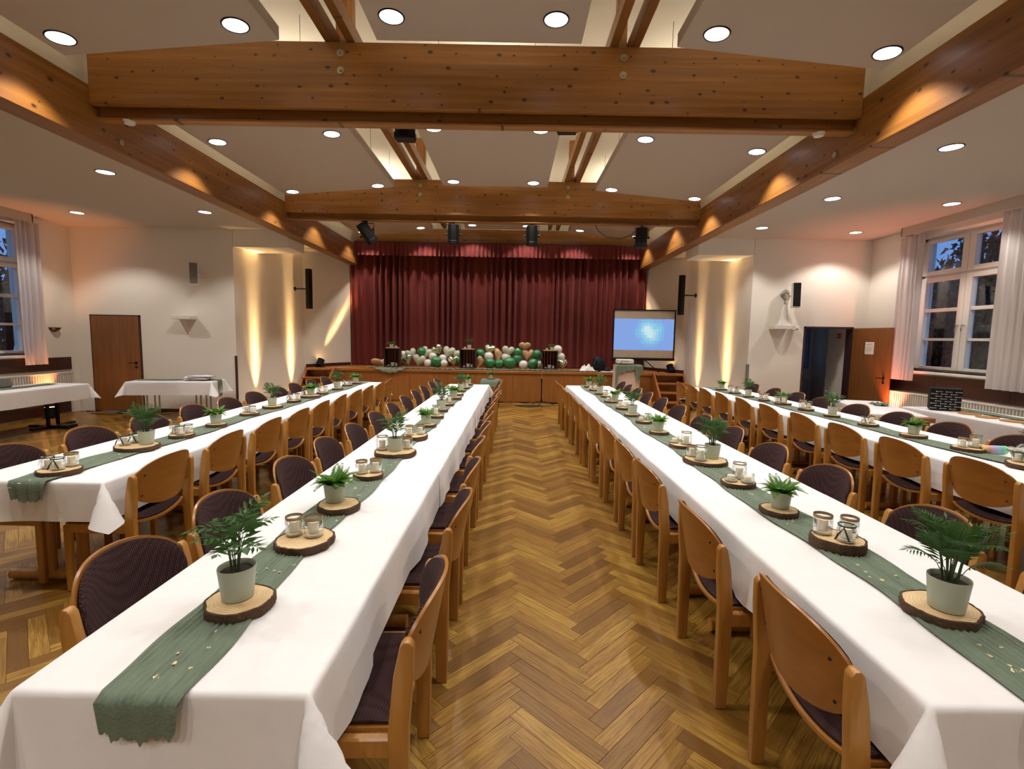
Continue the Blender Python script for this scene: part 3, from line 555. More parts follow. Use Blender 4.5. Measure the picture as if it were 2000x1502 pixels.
# theatre lamps under the cross beams
def stage_lamp(x, y, ztop, pitch, yaw, label, beam=None, ln=.36, roll=0.0):
    t = root('stage_lamp', label, 'spotlight', (x, y, ztop), 0, 'black stage lamps'); R = Euler((pitch, roll, yaw)).to_matrix().to_4x4(); P = Matrix.Translation((0, 0, -.23))@R
    m = MB(); m.cyl((0, 0, .0), (0, 0, -.07), .016, n=8); m.tube([(-.13, 0, -.23), (-.13, 0, -.05), (.13, 0, -.05), (.13, 0, -.23)], .009, 5); m.build('yoke', 'iron', t)
    m = MB(); prof = [(.08, ln*.52), (.11, ln*.5), (.115, ln*.2), (.112, -ln*.3), (.122, -ln*.34), (.122, -ln*.5)]
    m.lathe(prof, 8, caps=True); q = Matrix.Rotation(PI/8, 4, 'Z'); m.v = [tuple(P@(q@V(p))) for p in m.v]; m.build('lamp_body', 'black', t, bevel=.003)
    m = MB(); m.box(-.1, .1, -.1, .1, -ln*.5-.006, -ln*.5+.002, P); m.build('lens_frame', 'iron', t)
    for sx in (-1, 1):
        m = MB(); m.cyl(P@V((sx*.11, 0, 0)), P@V((sx*.155, 0, 0)), .022, n=8); m.build('clamp_knob', 'iron', t)
    if beam:
        s = spot('stage_beam', (0, 0, 0), P@V((0, 0, -1))-P@V((0, 0, 0)), beam[0], beam[1], .6, beam[2], None, .05); s.parent = t; s.location = P@V((0, 0, -ln*.5-.02))
warm = (1, .78, .6)
stage_lamp(-2.80, 9.62, 3.84, .25, .2, 'black stage lamp swung sideways, leftmost under the middle cross beam', ln=.4, roll=-.6)
stage_lamp(-1.148, 9.62, 3.84, .12, .1, 'black stage lamp, second from left under the middle cross beam')
stage_lamp(.35, 9.62, 3.84, .12, -.1, 'black stage lamp, third from left under the middle cross beam')
stage_lamp(2.44, 9.62, 3.84, .05, 0, 'black stage lamp, rightmost under the middle cross beam')
stage_lamp(-1.19, 5.54, 4.2, .1, .05, 'black stage lamp half hidden behind the nearest cross beam, left one')
stage_lamp(.56, 5.54, 4.31, .1, -.05, 'black stage lamp half hidden behind the nearest cross beam, right one')
m = MB(); m.tube([(1.55, 9.66, 3.86), (1.62, 9.7, 3.74), (1.8, 9.7, 3.62), (2.05, 9.68, 3.6), (2.25, 9.66, 3.66), (2.33, 9.64, 3.74)], .008, 5); tag(m.build('lamp_cable', 'rubber'), 'slack black cable looping to the rightmost lamp under the middle beam', 'cable')
# floor uplights grazing the slanting walls, and two on the stage
def uplight(x, y, z, tx, ty, label, power, ang, col, tz=2.6, sz=.03, along=(.16, .98, 0)):
    t = root('uplight', label, 'uplight', (x, y, z), 0, 'LED uplights'); d = V((tx-x, ty-y, tz-z-.12)).normalized()
    m = MB(); c = V((0, 0, .13)); m.cyl(c-d*.11, c+d*.07, .075, .085, 14); m.cyl(c+d*.065, c+d*.075, .092, .092, 14); m.build('can', 'black', t, smooth=40)
    MB().cyl(c+d*.076, c+d*.079, .07, .07, 14).build('led_lens', 'ledamber', t)
    m = MB(); m.tube([(-.1, 0, .13), (-.1, 0, .012), (.1, 0, .012), (.1, 0, .13)], .008, 5); m.box(-.1, .1, -.06, .06, 0, .014); m.build('bracket', 'iron', t)
    if ang > 40:
        s = spot('uplight_beam', (0, 0, 0), d, power, ang, .7, col, None, sz); s.parent = t; s.location = c+d*.09
    else:          # a row of narrow LEDs plus their wide spill
        for k in (-1, 0, 1):
            s = spot('uplight_beam', (0, 0, 0), d, power*6, ang*.8, 1.0, col, None, .04); s.parent = t; s.location = c+d*.09+V(along)*.06*k
        s = spot('uplight_spill', (0, 0, 0), d, power*1.8, ang*2.3, .9, col, None, .05); s.parent = t; s.location = c+d*.09
AMB = (1, .62, .26)
uplight(-5.49, 10.73, 0, -5.63, 10.755, 'black LED can on the floor washing the left slanting wall, nearer one', P_UP, 15, AMB)
uplight(-5.28, 12.0, 0, -5.42, 12.02, 'black LED can on the floor washing the left slanting wall, by the stairs', P_UP*1.1, 14, AMB)
uplight(4.44, 11.97, 0, 4.58, 12.0, 'black LED can on the floor washing the right slanting wall, by the stairs', P_UP*.7, 14, AMB, along=(-.18, .98, 0))
uplight(4.635, 10.87, 0, 4.78, 10.9, 'black LED can on the floor washing the right slanting wall, nearer one', P_UP*.9, 15, AMB, along=(-.18, .98, 0))
uplight(-5.0, 12.85, SZ, -4.70, 13.68, 'black LED can on the left end of the stage, tilted towards the curtain', P_UP*1.1, 9, AMB, 2.25, along=(.5, .86, 0))
uplight(4.16, 12.85, SZ, 3.90, 13.68, 'black LED can on the right end of the stage behind the screen', P_UP*1.1, 9, AMB, 2.25, along=(-.5, .86, 0))
uplight(-8.76, 9.26, 0, -8.95, 9.3, 'LED can on the floor behind the left wall table, glowing orange', P_ORANGE, 62, (1, .33, .1), 3.2, .06)
uplight(6.95, 9.06, 0, 7.15, 9.1, 'LED can on the floor under the right window, glowing red orange', P_ORANGE, 75, (1, .25, .14), 3.7, .06)
# ---------------------------------------------------------------- loudspeakers, shelves, sconce, bust
def colspeaker(x, y, z0, z1, w, d, rz, mat, fmat, label, tilt=0.0, arm=(0, .13)):
    t = root('wall_speaker', label, 'loudspeaker', (x, y, z0), rz); t.rotation_euler = (tilt, 0, rz); hgt = z1-z0
    B(-w/2, w/2, -d/2, d/2, 0, hgt).build('cabinet', mat, t, bevel=.006); B(-w/2+.008, w/2-.008, -d/2-.006, -d/2+.001, .01, hgt-.01).build('grille', fmat, t)
    q = Matrix.Rotation(-rz, 3, 'Z')@V((arm[0], arm[1], 0)); m = MB(); m.cyl((0, 0, hgt*.5), q+V((0, 0, hgt*.5)), .016, n=8); m.cyl(q*.94+V((0, 0, hgt*.5)), q+V((0, 0, hgt*.5)), .05, n=10); m.build('bracket', mat, t)
colspeaker(-4.985, 12.2, 2.29, 3.25, .11, .12, -.35, 'black', 'black', 'slim black column loudspeaker on the left slanting wall', 0, (-.37, .03))
colspeaker(4.135, 12.2, 2.29, 3.25, .11, .12, .35, 'black', 'black', 'slim black column loudspeaker on the right slanting wall', 0, (.37, .03))
colspeaker(-6.39, 10.0, 2.62, 3.05, .15, .14, .55, 'white', 'grey', 'white column loudspeaker with grey front on the left front wall', -.1, (.06, .17))
colspeaker(5.70, 10.0, 2.37, 2.86, .15, .14, -.3, 'white', 'black', 'tilted dark fronted loudspeaker above the white ornament shelf', -.1, (-.06, .17))
for x0, x1, sd, lb in ((-6.86, -6.49, 'left', 'small white wall shelf under the grey fronted loudspeaker'), (5.29, 5.66, 'right', 'small white wall shelf carrying the white ornament')):
    t = root('wall_shelf', lb, 'shelf', ((x0+x1)/2, YF, 1.96), 0, 'small wall shelves'); w = (x1-x0)/2
    B(-w, w, -.22, 0, -.03, .05).build('board', 'white', t, bevel=.006); MB().prism([(-.015, -.16, -.03), (-.015, 0, -.03), (-.015, 0, -.22)], (.03, 0, 0)).build('bracket', 'white', t)
bu = MB(); bu.lathe([(.0, 0), (.15, 0), (.148, .012), (.125, .05), (.1, .12), (.085, .2), (.075, .28), (.062, .34), (.04, .38), (.03, .42), (0, .425)], 18)
bu.v = [(x, y*.6, z) for x, y, z in bu.v]
tag(bu.build('ornament', 'white', None, (5.53, YF-.12, 2.011), .2, smooth=True), 'white flared ornament on the small right wall shelf', 'ornament')
m = MB(); m.box(-.05, .05, -.05, .05, 0, .09); m.cyl((0, -.05, .045), (0, -.1, .045), .035, n=12); tag(m.build('wall_camera', 'white', None, (5.79, YF-.06, 1.92), .5, bevel=.004), 'little white wall fitting between the ornament shelf and the right door', 'fitting')
m = MB(); m.tube([(5.53, YF-.1, 2.44), (5.55, YF-.06, 2.54), (5.5, YF-.04, 2.6), (5.56, YF-.05, 2.68), (5.62, YF-.08, 2.64)], .012, 6); m.cyl((5.52, YF, 2.62), (5.52, YF-.06, 2.62), .035, n=10); tag(m.build('cable_bracket', 'grey', smooth=40), 'knotted grey cable and bracket above the white flared ornament', 'bracket')
m = MB(); m.lathe([(.02, -.05), (.07, -.03), (.1, .0), (.115, .03)], 16); m.v = [(max(x, 0)*1.0, y, z) for x, y, z in m.v]
t = root('wall_sconce', 'dark bowl shaped wall sconce beside the left window curtain', 'wall lamp', (XL+.005, 9.71, 1.69)); m.build('bowl', 'iron', t, smooth=True); MB().cyl((0, 0, -.02), (.03, 0, -.02), .035, n=12).build('back_plate', 'iron', t)
# ---------------------------------------------------------------- projection screen on its tripod
t = root('projection_screen', 'portable projection screen showing a pale blue picture, on the stage', 'projection screen', (3.385, 12.69, SZ))
B(-.77, .77, -.004, .004, .38, 1.585).build('screen_fabric', 'screen', t); B(-.765, .765, -.007, -.005, .58, 1.38).build('projected_picture', 'picture', t)
m = MB(); m.box(-.8, .8, -.03, .03, 1.585, 1.615); m.box(-.8, -.77, -.02, .02, .38, 1.6); m.box(.77, .8, -.02, .02, .38, 1.6); m.build('border', 'black', t); MB().cyl((-.81, 0, .35), (.81, 0, .35), .036, n=12).build('case_tube', 'black', t)
MB().cyl((.0, .06, .12), (0, .06, 1.6), .016, n=8).build('pole', 'iron', t)
for a in (-2.4, -.45, 1.5):
    MB().cyl((0, .06, .38), (.5*math.cos(a), .06+.1*math.sin(a)+.05, .012), .012, n=6).build('leg', 'iron', t)
# projector on a cloth covered stand in front of the stage
t = root('projector_stand', 'tall stand under a pale cloth carrying the white projector', 'stand', (2.86, 12.2, 0))
def skirt(u, v):
    a = 2*PI*u; sq = lambda c: math.copysign(abs(c)**.45, c); f = 1+.12*v+.05*v*math.sin(a*7)
    return V((sq(math.cos(a))*.31*f*(1-.1*v), sq(math.sin(a))*.22*f, 1.03-1.025*v))
m = MB(); m.grid(skirt, 64, 8); m.box(-.29, .29, -.2, .2, 1.0, 1.03); m.build('cloth', 'pinkcloth', t, smooth='all')
def swag(u, v):
    x = -.33+.66*u; dz = .10+.14*(1-u)**1.5+.02*math.sin(u*25)+.62*max(0, 1-abs(u-.04)/.07)+.36*max(0, 1-abs(u-.86)/.13)
    return V((x, -.25-.012*math.sin(u*40)-.03*v, 1.05-dz*(v-.3)/.7)) if v > .3 else V((x, .1-.35*v/.3, 1.052))
m = MB(); m.grid(swag, 80, 12); tag(m.build('gauze_swag', 'gauze', None, (2.86, 12.2, 0), smooth='all'), 'green gauze swag draped over the projector stand', 'gauze')
t = root('projector', 'white projector on the cloth covered stand', 'projector', (2.8, 12.17, 1.062))
m = MB(); m.box(-.2, .2, -.14, .14, .012, .12); m.build('housing', 'white', t, bevel=.02, seg=2)
m = MB(); [m.box(-.12+k*.035, -.1+k*.035, -.143, -.138, .07, .085) for k in range(6)]; m.box(-.13, -.1, -.143, -.138, .03, .05); m.build('rear_sockets', 'black', t); m = MB(); [m.cyl((a, b, 0), (a, b, .014), .02, n=8) for a in (-.15, .15) for b in (-.1, .1)]; m.build('feet', 'rubber', t)
# microphone stand with its cable
t = root('microphone_stand', 'thin microphone stand before the stage at the end of the aisle', 'microphone stand', (.76, 12.22, 0))
MB().cyl((0, 0, .1), (0, 0, .62), .014, n=8).build('lower_tube', 'iron', t); MB().cyl((0, 0, .6), (0, 0, 1.06), .009, n=8).build('upper_tube', 'washer', t); MB().cyl((0, 0, .56), (0, 0, .66), .02, n=10).build('clutch', 'black', t)
MB().cyl((0, 0, .06), (0, 0, .14), .024, n=10).build('hub', 'black', t)
for a in (.2, 2.3, 4.4):
    l = MB().cyl((0, 0, .1), (.3*math.cos(a), .3*math.sin(a), .015), .009, n=6).build('leg', 'iron', t); MB().cyl((.29*math.cos(a), .29*math.sin(a), .0), (.31*math.cos(a), .31*math.sin(a), .03), .018, n=8).build('rubber_foot', 'rubber', l)
m = MB(); m.cyl((0, 0, 1.04), (0, -.03, 1.13), .014, .02, 8); m.lathe([(.0, 0), (.022, .005), (.026, .03), (.02, .052), (0, .056)], 10, (0, -.035, 1.13)); m.build('microphone', 'black', t, smooth=True)
m = MB(); pts = []
for k in range(90): a = k*.42; r = .3+.035*math.sin(k*.9); pts.append((.45+r*math.cos(a)*1.05, 11.93+r*.33*math.sin(a), .009+.006*abs(math.sin(k*.37))))
pts += [(.85, 12.0, .008), (1.1, 12.02, .008), (1.5, 12.1, .008)]; m.tube(pts, .007, 5); tag(m.build('microphone_cable', 'rubber', smooth=True), 'coiled black cable on the floor at the foot of the microphone stand', 'cable')
# small black-legged table with green gauze at the end of the left aisle table
t = root('side_table', 'small black-legged side table under cloth at the stage end of left aisle table', 'table', (-.5, 11.75, 0))
B(-.22, .22, -.2, .2, .635, .66).build('top', 'black', t, bevel=.004)
for a in (-.19, .19):
    for b in (-.17, .17): B(a-.018, a+.018, b-.018, b+.018, 0, .635).build('leg', 'black', t)
def gz(u, v):
    x = -.25+.5*u; y = -.24+.48*v; e = max(0, abs(x)-.225, abs(y)-.205)*6; return V((x, y, .667-min(.16, e)-.01*e*math.sin(u*30)))
m = MB(); m.grid(gz, 24, 22); tag(m.build('gauze_cloth', 'gauze', None, (-.5, 11.75, 0), smooth='all'), 'green gauze cloth over the small black-legged side table', 'gauze')
m = MB(); m.grid(lambda u, v: V((-.27+.035*math.sin(v*9), 11.55+.38*u, .655-.3*v-.05*math.sin(u*9)*v)), 12, 6); tag(m.build('white_cloth', 'linen', smooth='all'), 'white cloth hanging down the right side of the small side table', 'cloth')
# gauze along the stage edge
rg = random.Random(31)
def edge(u, v):
    x = -3.75+6.0*u; return V((x, 12.63+.34*v+.04*math.sin(x*5.1)+.02*math.sin(x*17), SZ+.012+.014*abs(math.sin(x*23+v*4))+.012*math.sin(x*51+v*9)*math.sin(v*PI)))
m = MB(); m.grid(edge, 260, 5); tag(m.build('stage_gauze', 'gauzey', smooth='all'), 'crumpled green gauze laid along the stage edge under the balloons', 'gauze')
m = MB(); m.grid(lambda u, v: V((-3.5+.8*u, 12.66-.12*math.sin(v*PI/2)-.01*math.sin(u*25), SZ+.02-.12*math.sin(u*PI)*v*v-.01*math.sin(u*30)*v)), 24, 7); tag(m.build('gauze_swag', 'gauzey', smooth='all'), 'swag of green gauze sagging over the stage edge below the left crate', 'gauze')
# crates standing on end
def crate(x, y, label, rz=0):
    t = root('wooden_crate', label, 'crate', (x, y, SZ+.03), rz, 'wooden crates on the stage'); w, h, d = .2, .49, .28
    for sx in (-1, 1):
        for k in range(4): B(sx*w-.008, sx*w+.008, -d/2+k*.072, -d/2+k*.072+.058, 0, h).build('slat', 'crate', t)
    for k in range(5): B(-w+k*.08+.004, -w+k*.08+.068, d/2-.012, d/2, .02, h-.02).build('slat', 'crate', t)
    B(-w-.008, w+.008, -d/2, d/2, h-.02, h).build('end_board', 'crate', t); B(-w-.008, w+.008, -d/2, d/2, 0, .02).build('end_board', 'crate', t)
CR = ((-3.14, 13.0, 'left'), (-1.15, 13.0, 'middle'), (1.0, 13.0, 'right'))
for x, y, nm in CR: crate(x, y, 'dark slatted wooden crate on end on the stage, %s one of three' % nm, {'left': .05, 'middle': -.04, 'right': 0}[nm])
# ---------------------------------------------------------------- balloons
def ball_me(name, mat):
    m = MB(); m.lathe([(.004, -1.13), (.07, -1.1), (.03, -1.04), (.22, -.98), (.52, -.85), (.78, -.58), (.95, -.25), (1, .08), (.95, .4), (.78, .7), (.5, .9), (.25, .98), (0, 1.0)], 18); me = m.mesh(name, smooth='all'); me.materials.append(M[mat]); return me
def heart_me(name, mat):
    m = MB(); vs = []; n = 28; pr = []
    for k in range(n):
        a = 2*PI*k/n; pr.append((16*math.sin(a)**3/17, (13*math.cos(a)-5*math.cos(2*a)-2*math.cos(3*a)-math.cos(4*a)+2.5)/16))
    lay = [(0.0, .46), (.35, .43), (.62, .36), (.82, .25), (.94, .13), (1, .02), (1, -.02), (.94, -.13), (.82, -.25), (.62, -.36), (.35, -.43), (0, -.46)]
    for s, y in lay:
        for px, pz in pr: vs.append((px*s, y*(1-.12*(1-s)*0), pz*s+(1-s)*.08))
    fs = [(i*n+j, i*n+(j+1) % n, (i+1)*n+(j+1) % n, (i+1)*n+j) for i in range(len(lay)-1) for j in range(n)]
    m.add(vs, fs); m.cyl((0, 0, -.9), (0, 0, -1.16), .05, .09, 6); bmx = m.mesh(name, smooth='all'); bmx.materials.append(M[mat]); return bmx
BM = {'w': (ball_me('balloon', 'bal_white'), 'round white'), 'g': (ball_me('balloon', 'bal_green'), 'round shiny green'), 's': (ball_me('balloon', 'bal_sage'), 'round pale sage'),
      'mh': (heart_me('heart_balloon', 'bal_mint'), 'mirror mint heart'), 'sh': (heart_me('heart_balloon', 'bal_sage'), 'pale sage heart'), 'th': (heart_me('heart_balloon', 'bal_tan'), 'tan heart'), 't': (heart_me('heart_balloon', 'bal_tan'), 'tan heart turned sideways')}
BAL = [('t', -3.58, .95, .17, 'lying left of the left crate'), ('w', -3.42, .95, .08, 'peeping out left of the left crate'), ('w', -2.93, 1.14, .11, 'right beside the left crate'), ('sh', -2.71, 1.17, .15, 'upper row, first right of the left crate'), ('g', -2.43, 1.24, .12, 'at the back, first from the left'),
 ('sh', -2.33, 1.2, .18, 'upper row, tilted, second right of the left crate'), ('w', -2.13, 1.12, .1, 'half hidden, centre of the left group'), ('mh', -2.0, 1.29, .15, 'topmost of the left group'), ('sh', -1.71, 1.22, .18, 'upper row, just left of the middle crate'), ('w', -1.86, 1.07, .1, 'half hidden below the upper row, near the middle crate'),
 ('s', -1.46, 1.18, .11, 'touching the left side of the middle crate'), ('mh', -2.81, 1.0, .16, 'bottom row, first right of the left crate'), ('sh', -2.49, 1.0, .17, 'bottom row, second right of the left crate'), ('w', -2.25, .94, .1, 'bottom row, between sage heart and green ball'), ('g', -2.02, .98, .145, 'bottom row, only green one of the left group'),
 ('w', -1.81, .94, .09, 'small, bottom row next to the mint heart'), ('mh', -1.56, 1.0, .15, 'bottom row, left of the middle crate'), ('g', -1.4, 1.03, .11, 'half hidden behind the mint heart by the middle crate'), ('g', -.86, 1.22, .12, 'upper row, touching the right side of the middle crate'), ('mh', -.61, 1.33, .16, 'top row, right of the middle crate'),
 ('t', -.84, 1.0, .15, 'bottom row, touching the right side of the middle crate'), ('w', -.62, 1.14, .12, 'middle row, below the mint heart'), ('t', -.36, 1.18, .17, 'leaning in the centre of the right group'), ('g', -.59, .965, .14, 'bottom row, first right of the middle crate'), ('sh', -.1, 1.27, .17, 'upper row, centre of the right group'), ('w', -.15, 1.12, .12, 'middle row, centre of the right group'),
 ('g', -.33, .945, .125, 'bottom row, second right of the middle crate'), ('g', -.05, .98, .155, 'bottom row, largest, third right of the middle crate'), ('g', .17, 1.27, .115, 'upper row, below the top tan heart'), ('g', .16, 1.08, .14, 'middle row, left of the tan heart'), ('th', .35, 1.43, .16, 'topmost of the right group'), ('th', .43, 1.2, .17, 'facing the hall, below the topmost one'),
 ('w', .32, .935, .115, 'bottom row, left of the right crate'), ('g', .68, 1.22, .12, 'upper row, beside the right crate'), ('g', .58, .965, .14, 'bottom row, beside the right crate'), ('s', .75, .95, .1, 'half hidden behind the microphone stand'), ('w', 1.24, 1.36, .11, 'top, right of the right crate'), ('w', 1.32, 1.16, .115, 'middle, right of the right crate'), ('mh', 1.38, .98, .15, 'at the bottom, right of the right crate')]
rg = random.Random(77)
for i, (k, x, z, r, nm) in enumerate(BAL):
    me, kd = BM[k]; o = put('balloon', me, None, (x, 13.3-.1*(z < 1.05)+.02*(i % 3), z)); r *= 1.1; o.scale = (r, r, r)
    tx = rg.uniform(-.5, .5); o.rotation_euler = {'t': (rg.uniform(-.2, .3), .5, 1.0), 'mh': (rg.uniform(-.5, .1), rg.uniform(-.6, .6), rg.uniform(-.4, .4)), 'sh': (rg.uniform(-.4, .1), rg.uniform(-.5, .5), rg.uniform(-.4, .4)), 'th': (-.15, .1, .1)}.get(k, (tx*.6, tx, 0))
    if i == 0: o.rotation_euler = (Matrix.Rotation(1.1, 3, 'X')@Matrix.Rotation(-1.7, 3, 'Y')).to_euler()
    if i == 30: o.rotation_euler = (.9, 0, 0)
    tag(o, '%s balloon, %s' % (kd, nm), 'balloon', 'balloons along the stage')
# bags and wool at the right of the stage
def heap(w, d_, h, sd):
    return lambda u, v: V(((u-.5)*w*(1+.1*math.sin(v*9+sd)), (v-.5)*d_*(1+.1*math.sin(u*8)), .004+h*(max(0, math.sin(u*PI)*math.sin(v*PI)))**.5*(.62+.38*math.sin(u*13+sd+2*math.sin(v*6))*math.sin(v*9+u*4))))
m = MB(); m.grid(heap(.36, .26, .2, 1), 30, 22); tag(m.build('wool_bundle', 'linen', None, (1.98, 12.80, SZ+.012), smooth='all'), 'heap of crumpled cream cloths on the stage beside the black bag', 'cloth')
m = MB(); m.lathe([(.0, 0), (.17, .01), (.19, .1), (.17, .25), (.11, .36), (.05, .4), (0, .4)], 12); m.v = [(x+.05*math.sin(z*9), y*.7, z) for x, y, z in m.v]
t = tag(m.build('backpack', 'bag', None, (2.26, 12.92, SZ+.002), smooth='all'), 'black slumped backpack on the stage left of the projector stand', 'backpack'); MB().tube([(-.05, -.12, .3), (-.12, -.17, .2), (-.1, -.16, .06)], .018, 5).build('strap', 'bag', t); MB().lathe([(0, 0), (.09, .01), (.1, .06), (.06, .11), (0, .12)], 10, (.24, -.1, 0)).build('side_pocket', 'bag', t, smooth='all')
m = MB(); m.box(-.22, .22, -.12, .12, 0, .012); tag(m.build('paper_sheet', 'paper', None, (2.55, 12.72, SZ+.002), .1), 'pale sheet lying on the stage edge left of the projector stand', 'paper')
# ================================================================= chairs
ch = root('chair_model', 'chair', 'chair')
LEGB = [(-.265, 0), (.265, 0)]
def rear_leg(x):
    m = MB(); w = .0185; prof = [(-.028, 0), (.026, 0), (.03, .42), (.03, .48), (.012, .66), (-.008, .755), (-.02, .772), (-.038, .772), (-.05, .755), (-.048, .66), (-.034, .48), (-.034, .42)]
    m.prism([(x-w, a, b) for a, b in prof], (2*w, 0, 0)); return m
for x, _ in LEGB: rear_leg(x).build('leg', 'chair', ch, bevel=.007, seg=2, smooth=35)
for x in (-.262, .262): MB().box(x-.018, x+.018, .39, .435, 0, .44).build('leg', 'chair', ch, bevel=.006)
for x in (-.262, .262): MB().box(x-.016, x+.016, .02, .42, .392, .458).build('side_rail', 'chair', ch, bevel=.006)
def seat_z(u, v): x = (u-.5)*2; return .432+.028*abs(x)**2.2-.012*(1-abs(x)**2)*(1 if v < .2 else .5)
def seatp(u, v, k, dz):
    x = (u-.5)*.49*k; y = .015+.44*v if k == 1 else .03+.41*v; y += .02*math.sin(u*PI)*(-1 if v < .05 else 0); return V((x, y, seat_z(u, v)+dz))
MB().slab(lambda u, v: seatp(u, v, 1, .010), lambda u, v: seatp(u, v, 1, -.004), 10, 4).build('seat', 'chairx', ch, smooth=40)
MB().slab(lambda u, v: seatp(u, v, .94, .012+.020*math.sin(min(1, 6*min(v, 1-v)+.3)*PI/2)*math.sin(min(1, 6*min(u, 1-u)+.3)*PI/2)), lambda u, v: seatp(u, v, .94, .011), 12, 8).build('seat_cushion', 'pad', ch, smooth=50)
def backp(u, v, k, off):
    s = (u-.5)*2; s = math.copysign(1-(1-abs(s))**1.6, s); a = min(1, abs(s)); W2 = .262*k
    zt = .715+.15*k*(1-a**2.5)**.5; zb = .67-.135*k*(1-a**2.3)**.55; z = zb+(zt-zb)*v
    return V((s*W2, -.072+.078*s*s-.19*(z-.62)+off, z))
MB().slab(lambda u, v: backp(u, v, 1, .006), lambda u, v: backp(u, v, 1, -.006), 18, 6).build('backrest', 'chairx', ch, smooth=45)
def dome(u, v): return .008+.020*min(1, 5*min(u, 1-u)+.25)**.6*min(1, 4.5*min(v, 1-v)+.25)**.6
MB().slab(lambda u, v: backp(u, v, .94, dome(u, v)), lambda u, v: backp(u, v, .94, .0065), 18, 9).build('back_cushion', 'pad', ch, smooth=60)
m = MB()
for x in (-.2, .2):
    for z in (.62, .755): y = -.072+.078*(x/.262)**2-.19*(z-.62)-.006; m.cyl((x, y-.002, z), (x, y+.002, z), .006, n=6)
tag(m.build('screw_heads', 'rubber', ch), kind='stuff')
first = [True]
def chair(x, y, rz, label, group):
    rz += random.uniform(-.035, .035); x += random.uniform(-.012, .012)
    if first[0]: first[0] = False; ch.name = 'chair'; ch.location = (x, y, 0); ch.rotation_euler = (0, 0, rz); ch['label'] = label; ch['group'] = group
    else: clone(ch, (x, y, 0), rz, label, group)
TN = {'L1': 'left aisle table', 'R1': 'right aisle table', 'L2': 'outer left table', 'R2': 'outer right table'}
ROWS = [('L1', 'aisle', 1, -.335, .006, [1.66, 2.52, 3.23, 3.95, 4.67, 5.33, 6.03, 6.72, 7.42, 8.12, 8.82, 9.4]),
        ('L1', 'window', -1, -1.405, .004, [1.80, 2.42, 3.17, 3.82, 4.45, 5.18, 5.9, 6.62, 7.35, 8.05, 8.78, 9.4]),
        ('R1', 'aisle', -1, 1.005, -.006, [1.56, 2.38, 3.28, 3.94, 4.66, 5.36, 6.07, 6.74, 7.38, 8.0, 8.66, 9.3]),
        ('R1', 'window', 1, 2.05, .004, [1.63, 2.36, 3.18, 3.88, 4.62, 5.35, 6.13, 6.88, 7.58, 8.22, 8.85, 9.45]),
        ('L2', 'inner', 1, -2.41, .006, [3.29, 4.04, 4.71, 5.36, 6.02, 6.68, 7.32, 7.95, 8.6, 9.25]),
        ('L2', 'window', -1, -3.50, -.004, [3.4, 4.1, 4.78, 5.48, 6.15, 6.8, 7.5, 8.1, 8.8, 9.45]),
        ('R2', 'inner', -1, 3.435, -.006, [3.47, 4.2, 4.92, 5.62, 6.36, 7.05, 7.74, 8.42, 9.05, 9.6]),
        ('R2', 'window', 1, 4.60, .0, [3.7, 4.4, 5.1, 5.82, 6.52, 7.28, 7.95, 8.62, 9.4])]
for tb, side, sg, x0, sl, ys in ROWS:
    for i, y in enumerate(ys):
        chair(x0+sl*(y-1.2), y, PI/2*sg, 'beech chair on the %s side of the %s, %s from the camera' % (side, TN[tb], ORD[i]), 'beech chairs on the %s side of the %s' % (side, TN[tb]))
